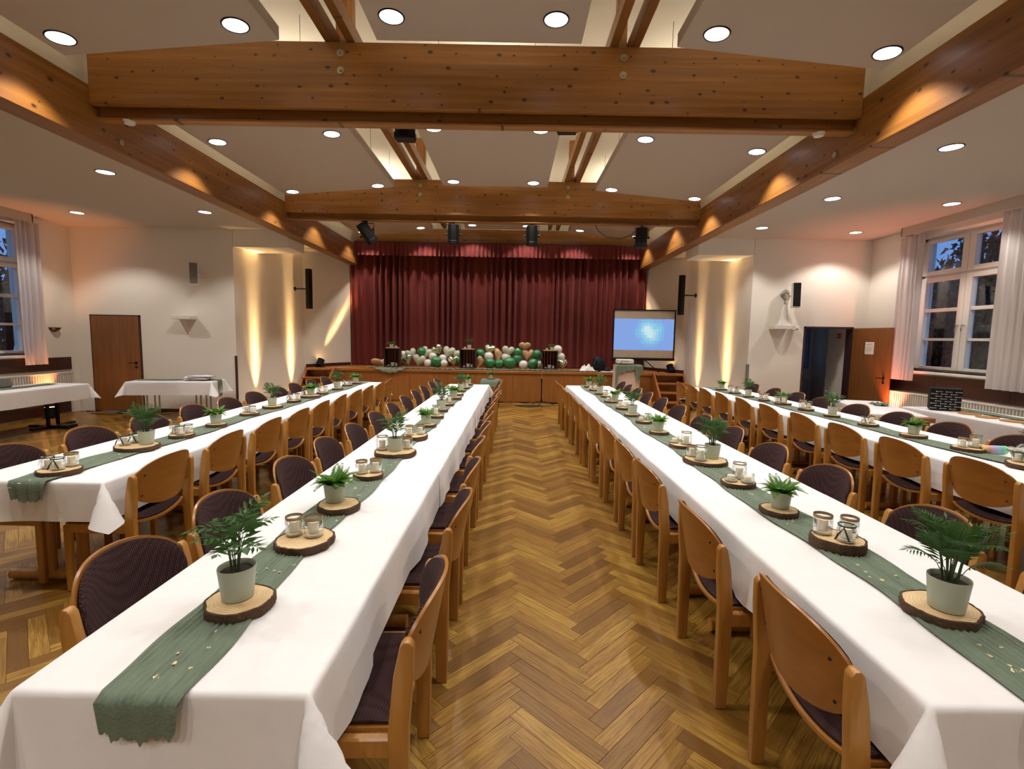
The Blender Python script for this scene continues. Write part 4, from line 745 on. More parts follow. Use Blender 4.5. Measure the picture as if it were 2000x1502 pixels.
# ================================================================= banquet tables
TABLES = {'L1': (-1.28, -.525, 1.21, 9.62, .009, 5), 'R1': (1.115, 1.945, 1.2, 9.72, .0, 5), 'L2': (-3.40, -2.53, 2.98, 9.75, .0, 4), 'R2': (3.545, 4.46, 2.95, 9.75, .0, 4)}
TZ = .738
def drape(x0, x1, y0, y1, zt, drop, seed, sides=(1, 1, 1, 1), nx=10, ny=30, nd=6, flare=.42, ripple=.017):
    # white cloth: flat top, rounded rim, hanging sides (x0, x1, y0, y1) and folded corner cones
    rg = random.Random(seed); ph = [rg.uniform(0, 6.3) for _ in range(8)]; r = .018
    def rip(t, a): return (math.sin(t*5.3+ph[a])+.6*math.sin(t*11.7+ph[a+1])+.35*math.sin(t*23+ph[a+2]))
    def hang(d):
        if d <= 0: return 0, 0
        q = r*PI/2
        if d < q: a = d/r; return r*math.sin(a), r*(1-math.cos(a))
        return r+(d-q)*.03, r+(d-q)
    ds = [0, .008, .018, .03]+[.03+(drop-.03)*k/nd for k in range(1, nd+1)]
    xs = ([-d for d in reversed(ds[1:])] if sides[0] else [])+[None]*0; us = xs+[(x1-x0)*k/nx for k in range(nx+1)]+([(x1-x0)+d for d in ds[1:]] if sides[1] else [])
    vsq = ([-d for d in reversed(ds[1:])] if sides[2] else [])+[(y1-y0)*k/ny for k in range(ny+1)]+([(y1-y0)+d for d in ds[1:]] if sides[3] else [])
    W_, L_ = x1-x0, y1-y0; pts = []
    for u in us:
        for v in vsq:
            du = -u if u < 0 else (u-W_ if u > W_ else 0); dv = -v if v < 0 else (v-L_ if v > L_ else 0)
            su = -1 if u < 0 else 1; sv = -1 if v < 0 else 1; cu, cv = min(max(u, 0), W_), min(max(v, 0), L_)
            if du > 0 and dv > 0:
                rho = math.hypot(du, dv); phi = math.atan2(dv, du); o, dz = hang(max(du, dv)*.35+rho*.65); s2 = math.sin(2*phi)
                k = flare*max(0, rho-.02)*s2; sh = .30*max(0, rho-.02)*math.sin(4*phi)
                p = V((cu+su*(o*(math.cos(phi)**2)**.5+k*.75+sh*.7), cv+sv*(o*(math.sin(phi)**2)**.5+k*.75-sh*.7), zt-dz*(1-.12*s2)))
            else:
                o, dz = hang(du or dv); f = min(1, (du or dv)/drop)
                edge = (min(cv, L_-cv) if du else min(cu, W_-cu)) if (du or dv) else 0
                wv = rip(cv if du else cu, 0 if du else 3)*ripple*f*min(1, edge/.12+.1) if (du or dv) else 0
                wv = max(wv, -.006*f) if (du or dv) else 0
                p = V((cu+su*(o+wv if du else 0), cv+sv*(o+wv if dv else 0), zt-dz+(0 if (du or dv) else .0012*math.sin(u*9+ph[6])*math.sin(v*5+ph[7]))))
            pts.append(V((x0, y0, 0))+p)
    n = len(vsq); m = MB(); m.add(pts, [(i*n+j, (i+1)*n+j, (i+1)*n+j+1, i*n+j+1) for i in range(len(us)-1) for j in range(n-1)]); return m
def shear(m, k, y0):
    if k: m.v = [(x+k*(y-y0), y, z) for x, y, z in m.v]
    return m
def btable(cx, y0, y1, w, label, tz=TZ, group='banquet tables', rz=0):
    t = root('banquet_table', label, 'table', (cx, (y0+y1)/2, 0), rz, group); h = (y1-y0)/2; w2 = w/2
    B(-w2+.006, w2-.006, -h+.004, h-.004, tz-.03, tz).build('tabletop', 'chair', t, bevel=.004)
    for s in (-1, 1):
        tr = MB().box(-w2+.08, w2-.08, s*(h-.2)-.03, s*(h-.2)+.03, tz-.09, tz-.03).build('cross_rail', 'chair', t)
        y = s*(h-.2)
        for a in (-.11, .11): MB().cyl((a, y, .06), (a, y, tz-.08), .034, n=14).build('post', 'chair', tr, smooth=40)
        MB().cyl((-w2+.06, y, .04), (w2-.06, y, .04), .036, n=12).build('foot_bar', 'chair', tr, smooth=40)
    B(-.03, .03, -h+.22, h-.22, tz-.12, tz-.05).build('stretcher', 'chair', t)
CL = {'L1': [1.21, 3.33, 6.3, 9.62], 'R1': [1.2, 2.93, 6.2, 9.72], 'L2': [2.98, 6.4, 9.75], 'R2': [2.95, 6.4, 9.75]}
NTH = {2: ('near', 'far'), 3: ('near', 'middle', 'far')}
for k, (x0, x1, y0, y1, sl, n) in TABLES.items():
    step = (y1-y0)/n
    for i in range(n):
        ya, yb = y0+i*step, y0+(i+1)*step; btable((x0+x1)/2+sl*((ya+yb)/2-y0), ya, yb, x1-x0, 'wooden trestle table under the white cloth, %s section of the %s' % (ORD[i], TN[k]))
    ys = CL[k]; q = len(ys)-1
    for i in range(q):
        ov = .03; m = drape(x0, x1, ys[i], ys[i+1]+(ov if i < q-1 else 0), TZ+.004+.0015*(q-1-i), .262, 11*i+len(k)+ord(k[1])+ord(k[0]), (1, 1, i == 0, i == q-1), 10, int((ys[i+1]-ys[i])*16))
        shear(m, sl, y0); tag(m.build('tablecloth', 'linen', smooth=60), 'white tablecloth, %s length on the %s' % (NTH[q][i], TN[k]), 'tablecloth', 'white tablecloths')
# ---------------------------------------------------------------- gauze runners
def runner(pts, label, w, z, hang0=0, hang1=0, seed=0, mat='gauze', n=None):
    rg = random.Random(seed); ph = [rg.uniform(0, 6.3) for _ in range(9)]; a, b = V(pts[0]+(0,)), V(pts[1]+(0,)); d = (b-a).normalized(); nr = V((-d.y, d.x, 0)); Lg = (b-a).length; n = n or int(Lg*30); tot = Lg+hang0+hang1
    def fn(u, v):
        s = -hang0+u*tot; e = (v-.5)*2; ww = w/2*(1+.07*math.sin(s*5+ph[0])+.05*math.sin(s*13+ph[1])-(1.1*max(0, -s-.03)**1.2 if s < 0 else 0))
        lat = e*ww+.018*math.sin(s*3.1+ph[2]); z_ = z+.0035+.0065*abs(math.sin(e*17+s*1.7+ph[3]+1.6*math.sin(s*2.3+ph[4])))**.8+.0025*math.sin(e*41+s*4+2*math.sin(s*7))
        p = a+d*max(0, min(Lg, s))+nr*lat
        for hh, sg in ((hang0, -s), (hang1, s-Lg)):
            if hh and sg > -.03:
                t = max(0, sg); dirn = -d if hh == hang0 and sg == -s else d; bulge = .042+.008*math.sin(e*9+ph[5])*min(1, t*6)
                p = p+dirn*(bulge*min(1, (t+.03)/.05)); z_ = z_-max(0, t-.01)-((.006*math.sin(e*17+ph[6])+.02*e*e*-1) if t > hh-.02 else 0)
        return V((p.x, p.y, z_))
    m = MB(); m.grid(fn, n, 56); return tag(m.build('table_runner', mat, smooth='all'), label, 'table runner', 'green gauze runners')
zr = TZ+.008
runner(((-.955, 1.2), (-.84, 9.63)), 'green gauze runner along the left aisle table, hanging over its near end', .215, zr, .125, .0, 1)
runner(((-2.95, 2.97), (-2.93, 9.76)), 'green gauze runner along the outer left table, hanging over its near end', .24, zr, .14, .0, 2)
runner(((1.495, 1.19), (1.46, 9.73)), 'green gauze runner along the right aisle table', .235, zr, .15, .0, 3)
runner(((4.01, 2.94), (3.96, 9.76)), 'green gauze runner along the outer right table', .24, zr, .15, .0, 4)
# ================================================================= centrepieces
CP = {
'L1':dict(sl=[(-0.91,1.59,0.108),(-0.9,2.1,0.124),(-0.91,2.55,0.112),(-0.92,3.13,0.095),(-0.9,3.78,0.162),(-0.86,4.39,0.115),(-0.85,4.98,0.093),(-0.84,5.53,0.087),(-0.85,6.0,0.075),(-0.86,6.54,0.066),(-0.83,7.18,0.1),(-0.83,7.7,0.08),(-0.84,8.24,0.076),(-0.82,8.68,0.075),(-0.81,9.33,0.075)],
pots=[('p',-0.92,1.6),('f',-0.94,2.58),('p',-0.9,3.77),('f',-0.87,4.99),('p',-0.86,6.02),('f',-0.85,7.2),('p',-0.85,8.25),('f',-0.82,9.35)],
jars=[(-0.96,2.13),(-0.87,2.12),(-0.96,3.12),(-0.88,3.16),(-1.0,3.79),(-0.82,3.85),(-0.91,4.38),(-0.82,4.42),(-0.85,5.53),(-0.84,6.56),(-0.9,6.55),(-0.79,8.69),(-0.87,8.68)]),
'L2':dict(sl=[(-2.93,3.13,0.12),(-2.95,3.82,0.155),(-2.90,4.27,0.102),(-2.9,4.79,0.096),(-2.94,5.48,0.099),(-2.95,6.04,0.12),(-2.93,6.58,0.091),(-2.93,7.13,0.135),(-2.92,7.56,0.09),(-2.9,8.17,0.089),(-2.95,8.81,0.09),(-2.91,9.18,0.09)],
pots=[('p',-2.9,3.86),('f',-2.91,4.80),('p',-2.96,6.05),('f',-2.93,7.15),('p',-2.91,8.18),('f',-2.92,9.19)],
jars=[(-3.0,3.13),(-2.91,3.10),(-2.9,3.19),(-3.03,3.80),(-3.02,3.90),(-2.96,4.28),(-2.88,4.23),(-2.87,4.32),(-2.98,5.49),(-2.90,5.47),(-2.97,6.57),(-2.89,6.61),(-3.03,7.15),(-2.96,7.55),(-2.88,7.58),(-2.99,8.8),(-2.91,8.83)]),
'R1':dict(sl=[(1.5,1.62,0.114),(1.5,2.16,0.108),(1.46,2.58,0.094),(1.47,3.09,0.096),(1.49,3.67,0.158),(1.48,4.2,0.1),(1.46,4.77,0.09),(1.48,5.38,0.087),(1.46,5.87,0.09),(1.48,6.42,0.083),(1.47,7.12,0.1),(1.5,7.73,0.08),(1.47,8.12,0.078),(1.46,8.66,0.08),(1.46,9.23,0.075)],
pots=[('p',1.5,1.60),('f',1.47,2.59),('p',1.55,3.70),('f',1.46,4.79),('p',1.47,5.88),('f',1.52,7.14),('p',1.48,8.14),('f',1.47,9.25)],
jars=[(1.45,2.20),(1.5,2.11),(1.56,2.18),(1.42,3.08),(1.5,3.14),(1.51,3.05),(1.43,3.62),(1.41,3.75),(1.44,4.24),(1.52,4.18),(1.45,5.38),(1.52,5.40),(1.45,6.43),(1.52,6.42),(1.43,7.13),(1.50,7.74),(1.42,8.67),(1.49,8.68)]),
'R2':dict(sl=[(3.91,3.69,0.15),(3.94,4.24,0.115),(3.92,4.81,0.11),(3.92,5.43,0.095),(3.93,6.07,0.092),(3.92,6.60,0.1),(3.92,7.18,0.11),(3.86,7.6,0.088),(3.85,8.08,0.085),(3.86,8.60,0.1),(3.87,9.18,0.095)],
pots=[('p',3.98,3.72),('f',3.93,4.82),('p',3.94,6.08),('f',3.95,7.22),('p',3.85,8.09),('f',3.88,9.19)],
jars=[(3.87,3.75),(3.90,4.25),(3.99,4.23),(3.88,5.43),(3.96,5.44),(3.88,6.60),(3.96,6.61),(3.86,7.22),(3.90,7.12),(3.82,7.6),(3.9,7.61),(3.79,8.60),(3.86,8.57),(3.92,8.63)])}
SL0 = TZ+.0125
# leaves ------------------------------------------------------------
def frond(rg, ln, leaf_l, n, arch, wid=.16, a0=.95):
    m = MB(); pts = []; p = V((0, 0, 0)); a = a0+rg.uniform(-.15, .15)
    for k in range(9):
        pts.append(p.copy()); p = p+V((math.cos(a), 0, math.sin(a)))*ln/8; a -= arch/8
    m.tube(pts, [.0014*(1-.07*k) for k in range(9)], 3)
    for k in range(n):
        t = .12+.88*k/(n-1); i = min(7, int(t*8)); q = pts[i].lerp(pts[i+1], t*8-i); d = (pts[i+1]-pts[i]).normalized()
        l = leaf_l*math.sin(PI*(.18+.74*t))**.7*(1-.0*t)
        for s in (-1, 1):
            o = (V((0, s, 0))*.82+d*.55+V((0, 0, -.12-.1*rg.random()))).normalized(); w = d*l*wid*.5; md = q+o*l*.45+V((0, 0, l*.06))
            m.add([q, md+w, q+o*l, md-w], [(0, 1, 2), (0, 2, 3)])
    o = (pts[-1]-pts[-2]).normalized(); w = V((0, leaf_l*wid*.5, 0)); q = pts[-1]; m.add([q, q+o*leaf_l*.25+w, q+o*leaf_l*.5, q+o*leaf_l*.25-w], [(0, 1, 2), (0, 2, 3)])
    return m
def pot_mesh(rt, rb, h): return MB().lathe([(rb*.9, 0), (rb, .003), (rt, h-.003), (rt*.985, h), (rt*.93, h-.004), (rt*.9, h-.02), (rt*.55, h-.022), (0, h-.022)], 24)
def plant_model(kind, seed, split, rt=.057, rb=.047, h=.105):
    rg = random.Random(seed); t = root('potted_plant', '', '', (0, 0, 0)); pot_mesh(rt, rb, h).build('pot', 'pot', t, smooth=40)
    MB().lathe([(rt*.9, h-.018), (rt*.5, h-.014), (0, h-.012)], 14).build('soil', 'soil', t)
    mat = 'palm' if kind == 'p' else 'fern'; al = MB(); st = MB()
    if kind == 'p':
        fr = []
        nf = 13 if seed % 2 == 0 else 20
        for k in range(nf):
            a = k*2.4+rg.uniform(-.3, .3); hh = .035+.085*(1-k/nf)+rg.uniform(-.01, .02); r0 = rg.uniform(.002, .022); lean = rg.uniform(.004, .022)
            p0 = V((math.cos(a)*r0, math.sin(a)*r0, h-.015)); p1 = p0+V((math.cos(a)*lean, math.sin(a)*lean, hh)); st.tube([p0, p0.lerp(p1, .6)+V((0, 0, .01)), p1], .0018, 4)
            fr.append((p1, a, frond(rg, rg.uniform(.085, .12), rg.uniform(.06, .075), 6, rg.uniform(.8, 1.9), .27, 1.2) if seed % 2 == 0 else frond(rg, rg.uniform(.10, .15), rg.uniform(.05, .065), 11, rg.uniform(.5, 1.6), .15, 1.25)))
        tag(st.build('stems', 'stem', t), kind='stuff')
    else:
        fr = [(V((math.cos(k*2.4)*.012, math.sin(k*2.4)*.012, h-.02)), k*2.4+rg.uniform(-.3, .3), frond(rg, rg.uniform(.09, .14) if k < 26 else .08, rg.uniform(.026, .036), 14, rg.uniform(.5, 2.1), .42, 1.05)) for k in range(38)]
    for p, a, m in fr:
        q = Matrix.Translation(p)@Matrix.Rotation(a, 4, 'Z')
        if split: m.build('frond', mat, t); c = t.children[-1] if False else bpy.data.objects[-1] if False else None
        m.v = [tuple(q@V(w)) for w in m.v]
        if not split: al.add(m.v, m.f)
    if not split: tag(al.build('foliage', mat, t), kind='stuff')
    return t, fr, mat
def make_plant(kind, seed, split, **kw):
    rg = random.Random(seed); t, fr, mat = plant_model(kind, seed, False, **kw)
    if split:
        fo = [c for c in t.children if c.name.startswith('foliage')][0]; bpy.data.objects.remove(fo)
        for p, a, m in fr: m.build('frond', mat, t)
    return t
MODELS = {}
def plant(kind, x, y, z, label, nearby, rz, sc=1.0, vr=0):
    key = (kind, nearby, vr)
    if key not in MODELS:
        t = MODELS[key] = make_plant(kind, {'p': 40, 'f': 50}[kind]+key[2], nearby, **({} if kind == 'p' else dict(rt=.056, rb=.047, h=.098)))
        t.location = (x, y, z); t.rotation_euler = (0, 0, rz); t['label'] = label; t['category'] = 'potted plant'; t['group'] = 'potted plants on the tables'
    else:
        t = clone(MODELS[key], (x, y, z), rz, label)
    t.scale = (sc, sc, sc); return t
# jars ----------------------------------------------------------------
JARK = {'jute': ([(.0, .002), (.036, .002), (.04, .008), (.041, .05), (.04, .068), (.036, .078), (.0365, .09), (.0385, .092)], 'jute_band', (.0385, .076, .09)),
        'ribbon': ([(.0, .002), (.034, .002), (.038, .01), (.039, .055), (.036, .068), (.034, .074), (.0345, .088), (.0365, .09)], 'ribbon', (.0365, .073, .08)),
        'clip': ([(.0, .002), (.042, .002), (.046, .01), (.047, .075), (.043, .092), (.038, .1), (.04, .112), (.041, .116)], 'wire_band', (.0425, .1, .108)),
        'short': ([(.0, .002), (.038, .002), (.041, .008), (.041, .046), (.039, .054), (.04, .06)], 'rim_band', (.0415, .05, .058))}
JW = {'jute': 'jute banded', 'ribbon': 'green ribboned', 'clip': 'tall clip-top', 'short': 'low'}
JM = {}
for k, (prof, bn, (br, b0, b1)) in JARK.items():
    g = MB().lathe(prof, 20).mesh('jar', smooth='all'); g.materials.append(M['glass'])
    m = MB().lathe([(br, b0), (br+.0015, (b0+b1)/2), (br, b1)], 18)
    if k == 'ribbon':
        for s in (-.5, .5): m.add([(br*math.cos(-1.9), br*math.sin(-1.9)-.001, .077), (br*math.cos(-1.9)+s*.03, br*math.sin(-1.9)-.008, .045), (br*math.cos(-1.9)+s*.055, br*math.sin(-1.9)-.006, .012), (br*math.cos(-1.9)+s*.055-.009, br*math.sin(-1.9)-.006, .012), (br*math.cos(-1.9)+s*.03-.009, br*math.sin(-1.9)-.008, .045), (br*math.cos(-1.9)-.008*s, br*math.sin(-1.9)-.001, .075)], [(0, 1, 4, 5), (1, 2, 3, 4)])
    bm = m.mesh(bn, smooth='all'); bm.materials.append(M[{'jute': 'jute', 'ribbon': 'ribbon', 'clip': 'washer', 'short': 'glass'}[k]])
    sm = MB().lathe([(.0, .003), (prof[1][0]*.98, .004), (prof[2][0]*.97, .014), (0, .016)], 14).mesh('sand', smooth=40); sm.materials.append(M['sand'])
    JM[k] = (g, bn, bm, sm, prof[2][0])
CM = {}
for k, (r, h) in {'jute': (.022, .05), 'ribbon': (.02, .045), 'clip': (.024, .06), 'short': (.024, .026)}.items():
    m = MB().lathe([(r, 0), (r, h-.003), (r*.9, h), (.004, h-.002), (.0015, h-.002), (.001, h+.008), (0, h+.008)], 16); CM[k] = m.mesh('candle', smooth=40); CM[k].materials.append(M['candle'])
def jar(k, x, y, z, rz, lj, lc, sc=1.0):
    g, bn, bm, sm, r = JM[k]; o = put('candle_jar', g, None, (x, y, z), rz); o.scale = (sc,)*3; tag(o, lj, 'jar', 'glass candle jars on the tables'); put(bn, bm, o); put('sand', sm, o)
    c = put('candle', CM[k], None, (x, y, z+.0162*sc), rz); c.scale = (sc,)*3; tag(c, lc, 'candle', 'white candles in the jars')
# slices ------------------------------------------------------------------
def wslice(x, y, r, h, seed, label):
    rg = random.Random(seed); n = 28; ph = [rg.uniform(0, 6.3) for _ in range(4)]
    wob = [1+.035*math.sin(2*2*PI*j/n+ph[0])+.025*math.sin(3*2*PI*j/n+ph[1])+.02*math.sin(7*2*PI*j/n+ph[2])+rg.uniform(-.012, .012) for j in range(n)]
    o = MB().lathe([(0, .001), (.9*r, .001), (.93*r, h-.002), (.6*r, h), (0, h)], n, wob=wob).build('wood_slice', 'slice', None, (x, y, SL0), rg.uniform(0, 6))
    tag(o, label, 'wood slice', 'wood slices on the tables')
    m = MB(); nb = 2*n; wb = [(wob[j//2] if j % 2 == 0 else (wob[j//2]+wob[(j//2+1) % n])/2)*(1+rg.uniform(-.022, .022)) for j in range(nb)]
    m.lathe([(.90*r, 0), (.985*r, .001), (1.0*r, h*.35), (.992*r, h*.7), (.985*r, h-.001), (.925*r, h+.0004)], nb, wob=wb); m.v = [(x_*(1+rg.uniform(-.008, .008)), y_*(1+rg.uniform(-.008, .008)), z_) for x_, y_, z_ in m.v]; m.build('bark', 'bark', o, smooth=50)
    return r
rg = random.Random(99); KS = {'L1': ['jute']*4+['clip'], 'L2': ['ribbon', 'ribbon', 'jute'], 'R1': ['jute', 'clip', 'short', 'ribbon'], 'R2': ['ribbon', 'jute', 'clip']}
for tb, d in CP.items():
    if tb == 'R2':
        for kk in d: d[kk] = [tuple(q+.08 if (i == (1 if kk == 'pots' else 0)) else q for i, q in enumerate(t)) for t in d[kk]]
    items = [[] for _ in d['sl']]
    def nearest(x, y): return min(range(len(d['sl'])), key=lambda i: (d['sl'][i][0]-x)**2+(d['sl'][i][1]-y)**2)
    for i, (k, x, y) in enumerate(d['pots']): items[nearest(x, y)].append([k, x, y, .058, i])
    for i, (x, y) in enumerate(d['jars']):
        k = KS[tb][i % len(KS[tb])]
        if tb == 'R1' and i < 9: k = ('jute', 'ribbon', 'jute', 'short', 'clip', 'short', 'clip', 'jute', 'short')[i]
        if tb == 'L1' and i == 8: k = 'clip'
        items[nearest(x, y)].append([k, x, y, JM[k][4]+.003, i])
    np_ = 0
    for i, (sx, sy, sr) in enumerate(d['sl']):
        it = items[i]
        for _ in range(40):                                           # keep neighbours on one slice from touching
            for a in range(len(it)):
                for b in range(a):
                    dx, dy = it[a][1]-it[b][1], it[a][2]-it[b][2]; q = math.hypot(dx, dy) or 1e-4; need = it[a][3]+it[b][3]
                    if q < need: f = (need-q)/2/q; it[a][1] += dx*f; it[a][2] += dy*f; it[b][1] -= dx*f; it[b][2] -= dy*f
        sr = max([sr]+[math.hypot(t[1]-sx, t[2]-sy)+t[3]*.92 for t in it]) if sy < 8 else max(sr, .08)
        h = .030+.006*rg.random() if (tb, i) != ('R1', 1) else .05
        wslice(sx, sy, sr, h, 300+i*7+ord(tb[0])+ord(tb[1]), 'bark-edged wood slice on the %s, %s from the camera' % (TN[tb], ORD[i]))
        z = SL0+h+.0006; js = sorted([t for t in it if t[0] in JM], key=lambda t: t[1]-.2*t[2])
        names = {1: ['only one'], 2: ['left one', 'right one'], 3: ['left one', 'middle one', 'right one']}.get(len(js), ['']*len(js))
        for t in it:
            if t[0] in 'pf':
                sp = t[2] < 5.3; sc = (1.08 if t[2] < 2 else .98)*rg.uniform(.95, 1.06)
                plant(t[0], t[1], t[2], z, 'potted %s on the %s, %s plant from the camera' % ({'p': 'slender palm', 'f': 'bushy fern'}[t[0]], TN[tb], ORD[t[4]]), sp, rg.uniform(0, 6.2), sc, (1 if tb in ('R1', 'L2') and t[2] < 5 else t[4] % 2) if (tb, t[4]) != ('L1', 0) else 0)
        for t, nm in zip(js, names):
            jar(t[0], t[1], t[2], z, rg.uniform(-.6, .6), '%s glass jar on %s wood slice of the %s, %s' % (JW[t[0]], ORD[i], TN[tb], nm), 'white candle in jar on %s wood slice of the %s, %s' % (ORD[i], TN[tb], nm), rg.uniform(.94, 1.04))
    # little wooden hearts strewn over the runner
    x0, x1 = (d['sl'][0][0], d['sl'][-1][0]); y0, y1 = d['sl'][0][1]-.35, 9.4; m = MB()
    for _ in range(90):
        t = rg.random()**1.5; y = y0+(y1-y0)*t; x = x0+(x1-x0)*t+rg.gauss(0, .055)
        if min((x-s[0])**2+(y-s[1])**2-(s[2]+.02)**2 for s in d['sl']) < 0 or abs(x-(x0+(x1-x0)*t)) > .1: continue
        s = rg.uniform(.006, .011); a = rg.uniform(0, 6.3); z = SL0+.0035; q = Matrix.Translation((x, y, z))@Matrix.Rotation(a, 4, 'Z')@Matrix.Rotation(rg.uniform(-.25, .25), 4, 'X')
        out = [(0, -1), (.7, -.2), (.85, .35), (.45, .7), (0, .4), (-.45, .7), (-.85, .35), (-.7, -.2)]; m.prism([tuple(q@V((px*s, py*s, 0))) for px, py in out], (0, 0, .002))
    tag(m.build('heart_confetti', 'petal'), 'tiny pale wooden hearts strewn on the runner of the %s' % TN[tb], 'confetti', None, 'stuff')
# plants and jars on the crates and the little side table
for x, y, nm in CR:
    z = SZ+.03+.49
    o = B(-.16, .16, -.11, .11, 0, .015).build('serving_board', 'slice', None, (x, y, z+.0005), .1); tag(o, 'small wooden board on top of the %s crate' % nm, 'board')
    plant('f' if nm != 'middle' else 'p', x+{'left': -.03, 'middle': .03, 'right': .06}[nm], y, z+.017, 'potted plant on top of the %s crate on the stage' % nm, False, .4, .95)
    jar('short', x+{'left': .09, 'middle': -.08, 'right': -.07}[nm], y-.02, z+.017, 0, 'small candle jar on top of the %s crate' % nm, 'white candle in the jar on top of the %s crate' % nm, .95)
    zf = SZ+.03+.0206
    for k, (dx, s) in enumerate(((-.1, .8), (.1, .9))): jar('jute' if k else 'short', x+dx, y-.05, zf, 0, 'small candle jar standing inside the %s crate, %s' % (nm, 'right one' if k else 'left one'), 'white candle inside the %s crate, %s' % (nm, 'right one' if k else 'left one'), s)
    tag(pot_mesh(.05, .042, .09).build('plant_pot', 'pot', None, (x, y-.03, zf), smooth=40), 'empty sage pot standing inside the %s crate' % nm, 'pot')
wslice(-.49, 11.74, .1, .022, 5, 'wood slice under the plant on the small black-legged side table'); bpy.data.objects['wood_slice' if False else [o.name for o in bpy.data.objects if o.get('label', '').startswith('wood slice under the plant')][0]].location.z = .672
plant('f', -.49, 11.74, .695, 'potted fern on the small black-legged side table before the stage', False, 1.1, .95)
# ================================================================= side tables along the walls
def wall_table(name, cx, cy, L_, W_, rz, label, lcl, drop, seed, legs, flare=.42, tz=.735):
    t = root('side_table', label, 'table', (cx, cy, 0), rz); B(-L_/2+.004, L_/2-.004, -W_/2+.004, W_/2-.004, tz-.03, tz).build('tabletop', 'chair', t, bevel=.004)
    if legs == 'pedestal':
        for x in (-L_/2+.3, L_/2-.3):
            m = MB(); m.box(x-.11, x-.07, -.02, .02, .05, tz-.03); m.box(x+.07, x+.11, -.02, .02, .05, tz-.03); m.box(x-.1, x+.1, -W_/2+.04, W_/2-.04, .012, .055); m.box(x-.4, x+.4, -.03, .03, .014, .05); m.build('pedestal', 'iron', t)
    elif legs == 'steel':
        for x in (-L_/2+.22, -L_/2+.30, L_/2-.22, L_/2-.30):
            for y in (-W_/2+.08, W_/2-.08): MB().cyl((x, y, 0), (x, y, tz-.03), .016, n=8).build('leg', 'chrome', t)
    else:
        for x in (-L_/2+.2, L_/2-.2):
            for y in (-.11, .11): MB().cyl((x, y, .05), (x, y, tz-.03), .034, n=12).build('post', 'chair', t, smooth=40)
            MB().cyl((x, -W_/2+.05, .036), (x, W_/2-.05, .036), .034, n=12).build('foot_bar', 'chair', t, smooth=40)
    c = drape(-L_/2, L_/2, -W_/2, W_/2, tz+.004, drop, seed, (1, 1, 1, 1), int(L_*10), 8, 6, flare).build('tablecloth', 'linen', None, (cx, cy, 0), rz, smooth=60); tag(c, lcl, 'tablecloth', 'white tablecloths on the wall tables'); return t
# A: along the left wall, B: before the left door wall, C and D: on the right
wall_table('A', -7.86, 6.9, 3.5, .74, PI/2, 'long black pedestal table along the left window wall', 'white tablecloth on the table along the left window wall', .27, 61, 'pedestal')
runner(((-7.9, 5.2), (-7.9, 8.45)), 'grey green runner on the table along the left window wall', .2, .743, 0, 0, 14)
bk = MB().lathe([(.0, 0), (.11, 0), (.13, .02), (.125, .12), (.115, .12), (.11, .03), (0, .03)], 20).build('basket', 'grey', None, (-8.05, 7.72, .752), smooth=40); tag(bk, 'grey felt basket at the left picture edge on the window wall table', 'basket')
wall_table('B', -6.46, 9.46, 1.45, .58, .16, 'steel legged table before the left front wall beside the door', 'white tablecloth with hanging corners on the table beside the left door', .26, 62, 'steel')
ca, sa = math.cos(.16), math.sin(.16); P2 = lambda u, v: (-6.46+ca*u-sa*v, 9.46+sa*u+ca*v)
runner((P2(-.7, .04), P2(.715, .04)), 'green runner hanging over the right end of the table beside the left door', .17, .743, 0, .34, 15, 'gauzey', 60)
for k, (u, v, z, a) in enumerate(((.36, .02, .757, .1), (.40, .0, .777, -.25), (.36, .03, .797, .4), (.44, .02, .817, -.1))):
    p = P2(u, v); m = MB(); m.grid(lambda a_, b_: V(((a_-.5)*.42, (b_-.5)*.3, .012+.006*math.sin(a_*9+k)*math.sin(b_*7))), 8, 6); m.box(-.2, .2, -.14, .14, 0, .012)
    tag(m.build('folded_cloth', 'linen', None, (p[0], p[1], z), a+.16, smooth=50), 'folded white cloth in the pile beside the left door, %s from the bottom' % ORD[k], 'cloth', 'pile of folded cloths')
m = MB(); m.tube([(-8.5, 9.85, .008), (-8.0, 9.7, .008), (-7.85, 9.85, .008), (-8.1, 10.0, .008), (-7.4, 9.75, .008), (-6.9, 9.9, .008)], .007, 5); tag(m.build('floor_cable', 'rubber', smooth=True), 'thin black cable on the floor in front of the left door', 'cable')
aC = math.atan2(1.2, .41)
wall_table('C', 5.43, 7.25, 1.65, .62, aC, 'short table with a bare wooden near end before the open right door', 'white tablecloth on the short table before the open right door', .22, 63, 'wood')
tag(B(-.36, .2, -.05, .05, .675, .735).build('bench_edge', 'stairs', None, (5.22, 6.22, 0), .12, bevel=.005), 'bare wooden table end sticking out beyond the short white cloth', 'table')
for o in [bpy.data.objects['bench_edge']]:
    MB().box(-.3, -.26, -.03, .03, 0, .675).build('leg', 'stairs', o); MB().box(.1, .14, -.03, .03, 0, .675).build('leg', 'stairs', o)
m = MB(); m.grid(lambda u, v: V((-.16+.32*u, -.09+.18*v+.02*math.sin(u*9), .003+.035*abs(math.sin(u*11+v*3))*abs(math.sin(v*8+u*2))+.002)), 26, 18); tag(m.build('gauze_heap', 'gauze', None, (5.62, 7.42, .742), aC, smooth='all'), 'crumpled green gauze on the short table before the open right door', 'gauze')
wall_table('D', 6.35, 5.85, 3.0, .84, PI/2, 'long table along the right window wall behind the outer table', 'white tablecloth on the table along the right window wall', .32, 64, 'wood')
runner(((6.52, 4.4), (6.5, 7.2)), 'green runner on the table along the right window wall', .2, .743, 0, 0, 16)
t = root('gift_box', 'black box printed with small white emblems on the right wall table', 'box', (6.2, 6.98, .755), -.6)
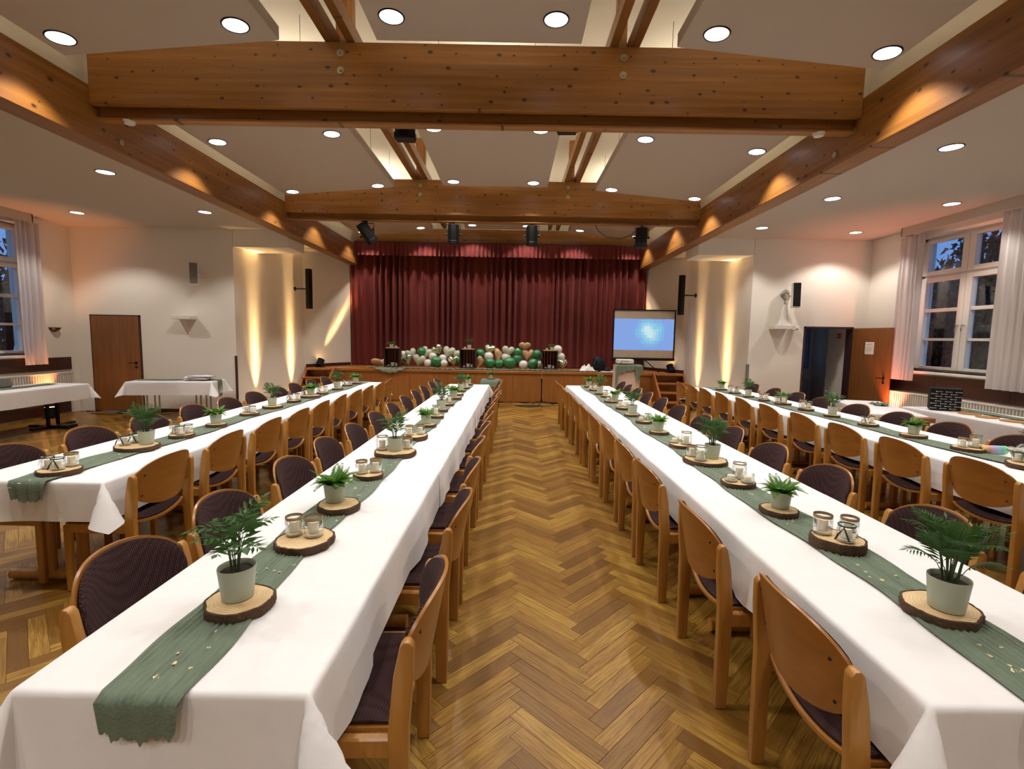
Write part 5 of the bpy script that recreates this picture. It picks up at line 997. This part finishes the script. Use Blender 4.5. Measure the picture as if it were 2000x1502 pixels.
B(-.17, .17, -.12, .12, 0, .3).build('carton', 'black', t, bevel=.003); B(-.174, .174, -.124, .124, .24, .302).build('lid', 'black', t, bevel=.003)
rg = random.Random(8); m = MB()
for r_ in range(8):
    for c_ in range(3):
        x = -.155+c_*.105+(.05 if r_ % 2 else 0); z = .02+r_*.034
        if x > .105: continue
        y = -.1252 if z > .232 else -.1212
        m.cyl((x, y, z), (x, y-.001, z), .007, n=8)
        for k in range(3): m.box(x+.012+k*.019, x+.026+k*.019, y-.001, y, z-.003, z+.003)
tag(m.build('printed_emblems', 'white', t), kind='stuff')
for k, (x, y, r) in enumerate(((6.3, 6.86, .11), (6.24, 6.62, .12), (6.2, 6.32, .12), (6.22, 6.02, .12))):
    tag(MB().lathe([(0, 0), (r*.96, 0), (r, .004), (r*.97, .012), (0, .012)], 22).build('cork_mat', 'cork', None, (x, y, .7405)), 'round cork mat on the right wall table, %s from the black box' % ORD[k], 'mat', 'cork mats')
# odds and ends at the near end of the outer right table
t = root('paper_roll', 'roll of pastel rainbow paper lying on the outer right table', 'paper roll', (4.17, 4.17, .748+.035), -.1)
m = MB(); m.lathe([(.018, -.1), (.034, -.1), (.035, -.098), (.035, .098), (.034, .1), (.018, .1), (.018, -.1)], 20); m.v = [(z, y, x) for x, y, z in m.v]; m.build('wound_paper', 'rainbow', t, smooth=40)
m = MB(); m.lathe([(.014, -.095), (.018, -.095), (.018, .095), (.014, .095)], 14); m.v = [(z, y, x) for x, y, z in m.v]; m.build('core', 'cork', t, smooth=40)
t = tag(MB().lathe([(0, 0), (.055, 0), (.07, .02), (.1, .085), (.104, .085), (.1, .08), (.066, .018), (0, .01)], 24).build('bowl', 'paper', None, (4.19, 3.93, .7485), smooth=40), 'white bowl of crumpled wrap on the outer right table', 'bowl')
m = MB(); m.grid(lambda u, v: V((-.085+.17*u, -.07+.14*v, .06+.05*abs(math.sin(u*7+v*2))*abs(math.sin(v*6+u))+.03*math.sin(u*PI)*math.sin(v*PI))), 16, 14); tag(m.build('clear_wrap', 'glass', None, (4.19, 3.93, .7485), smooth='all'), 'crumpled clear plastic wrap in the white bowl', 'wrap')
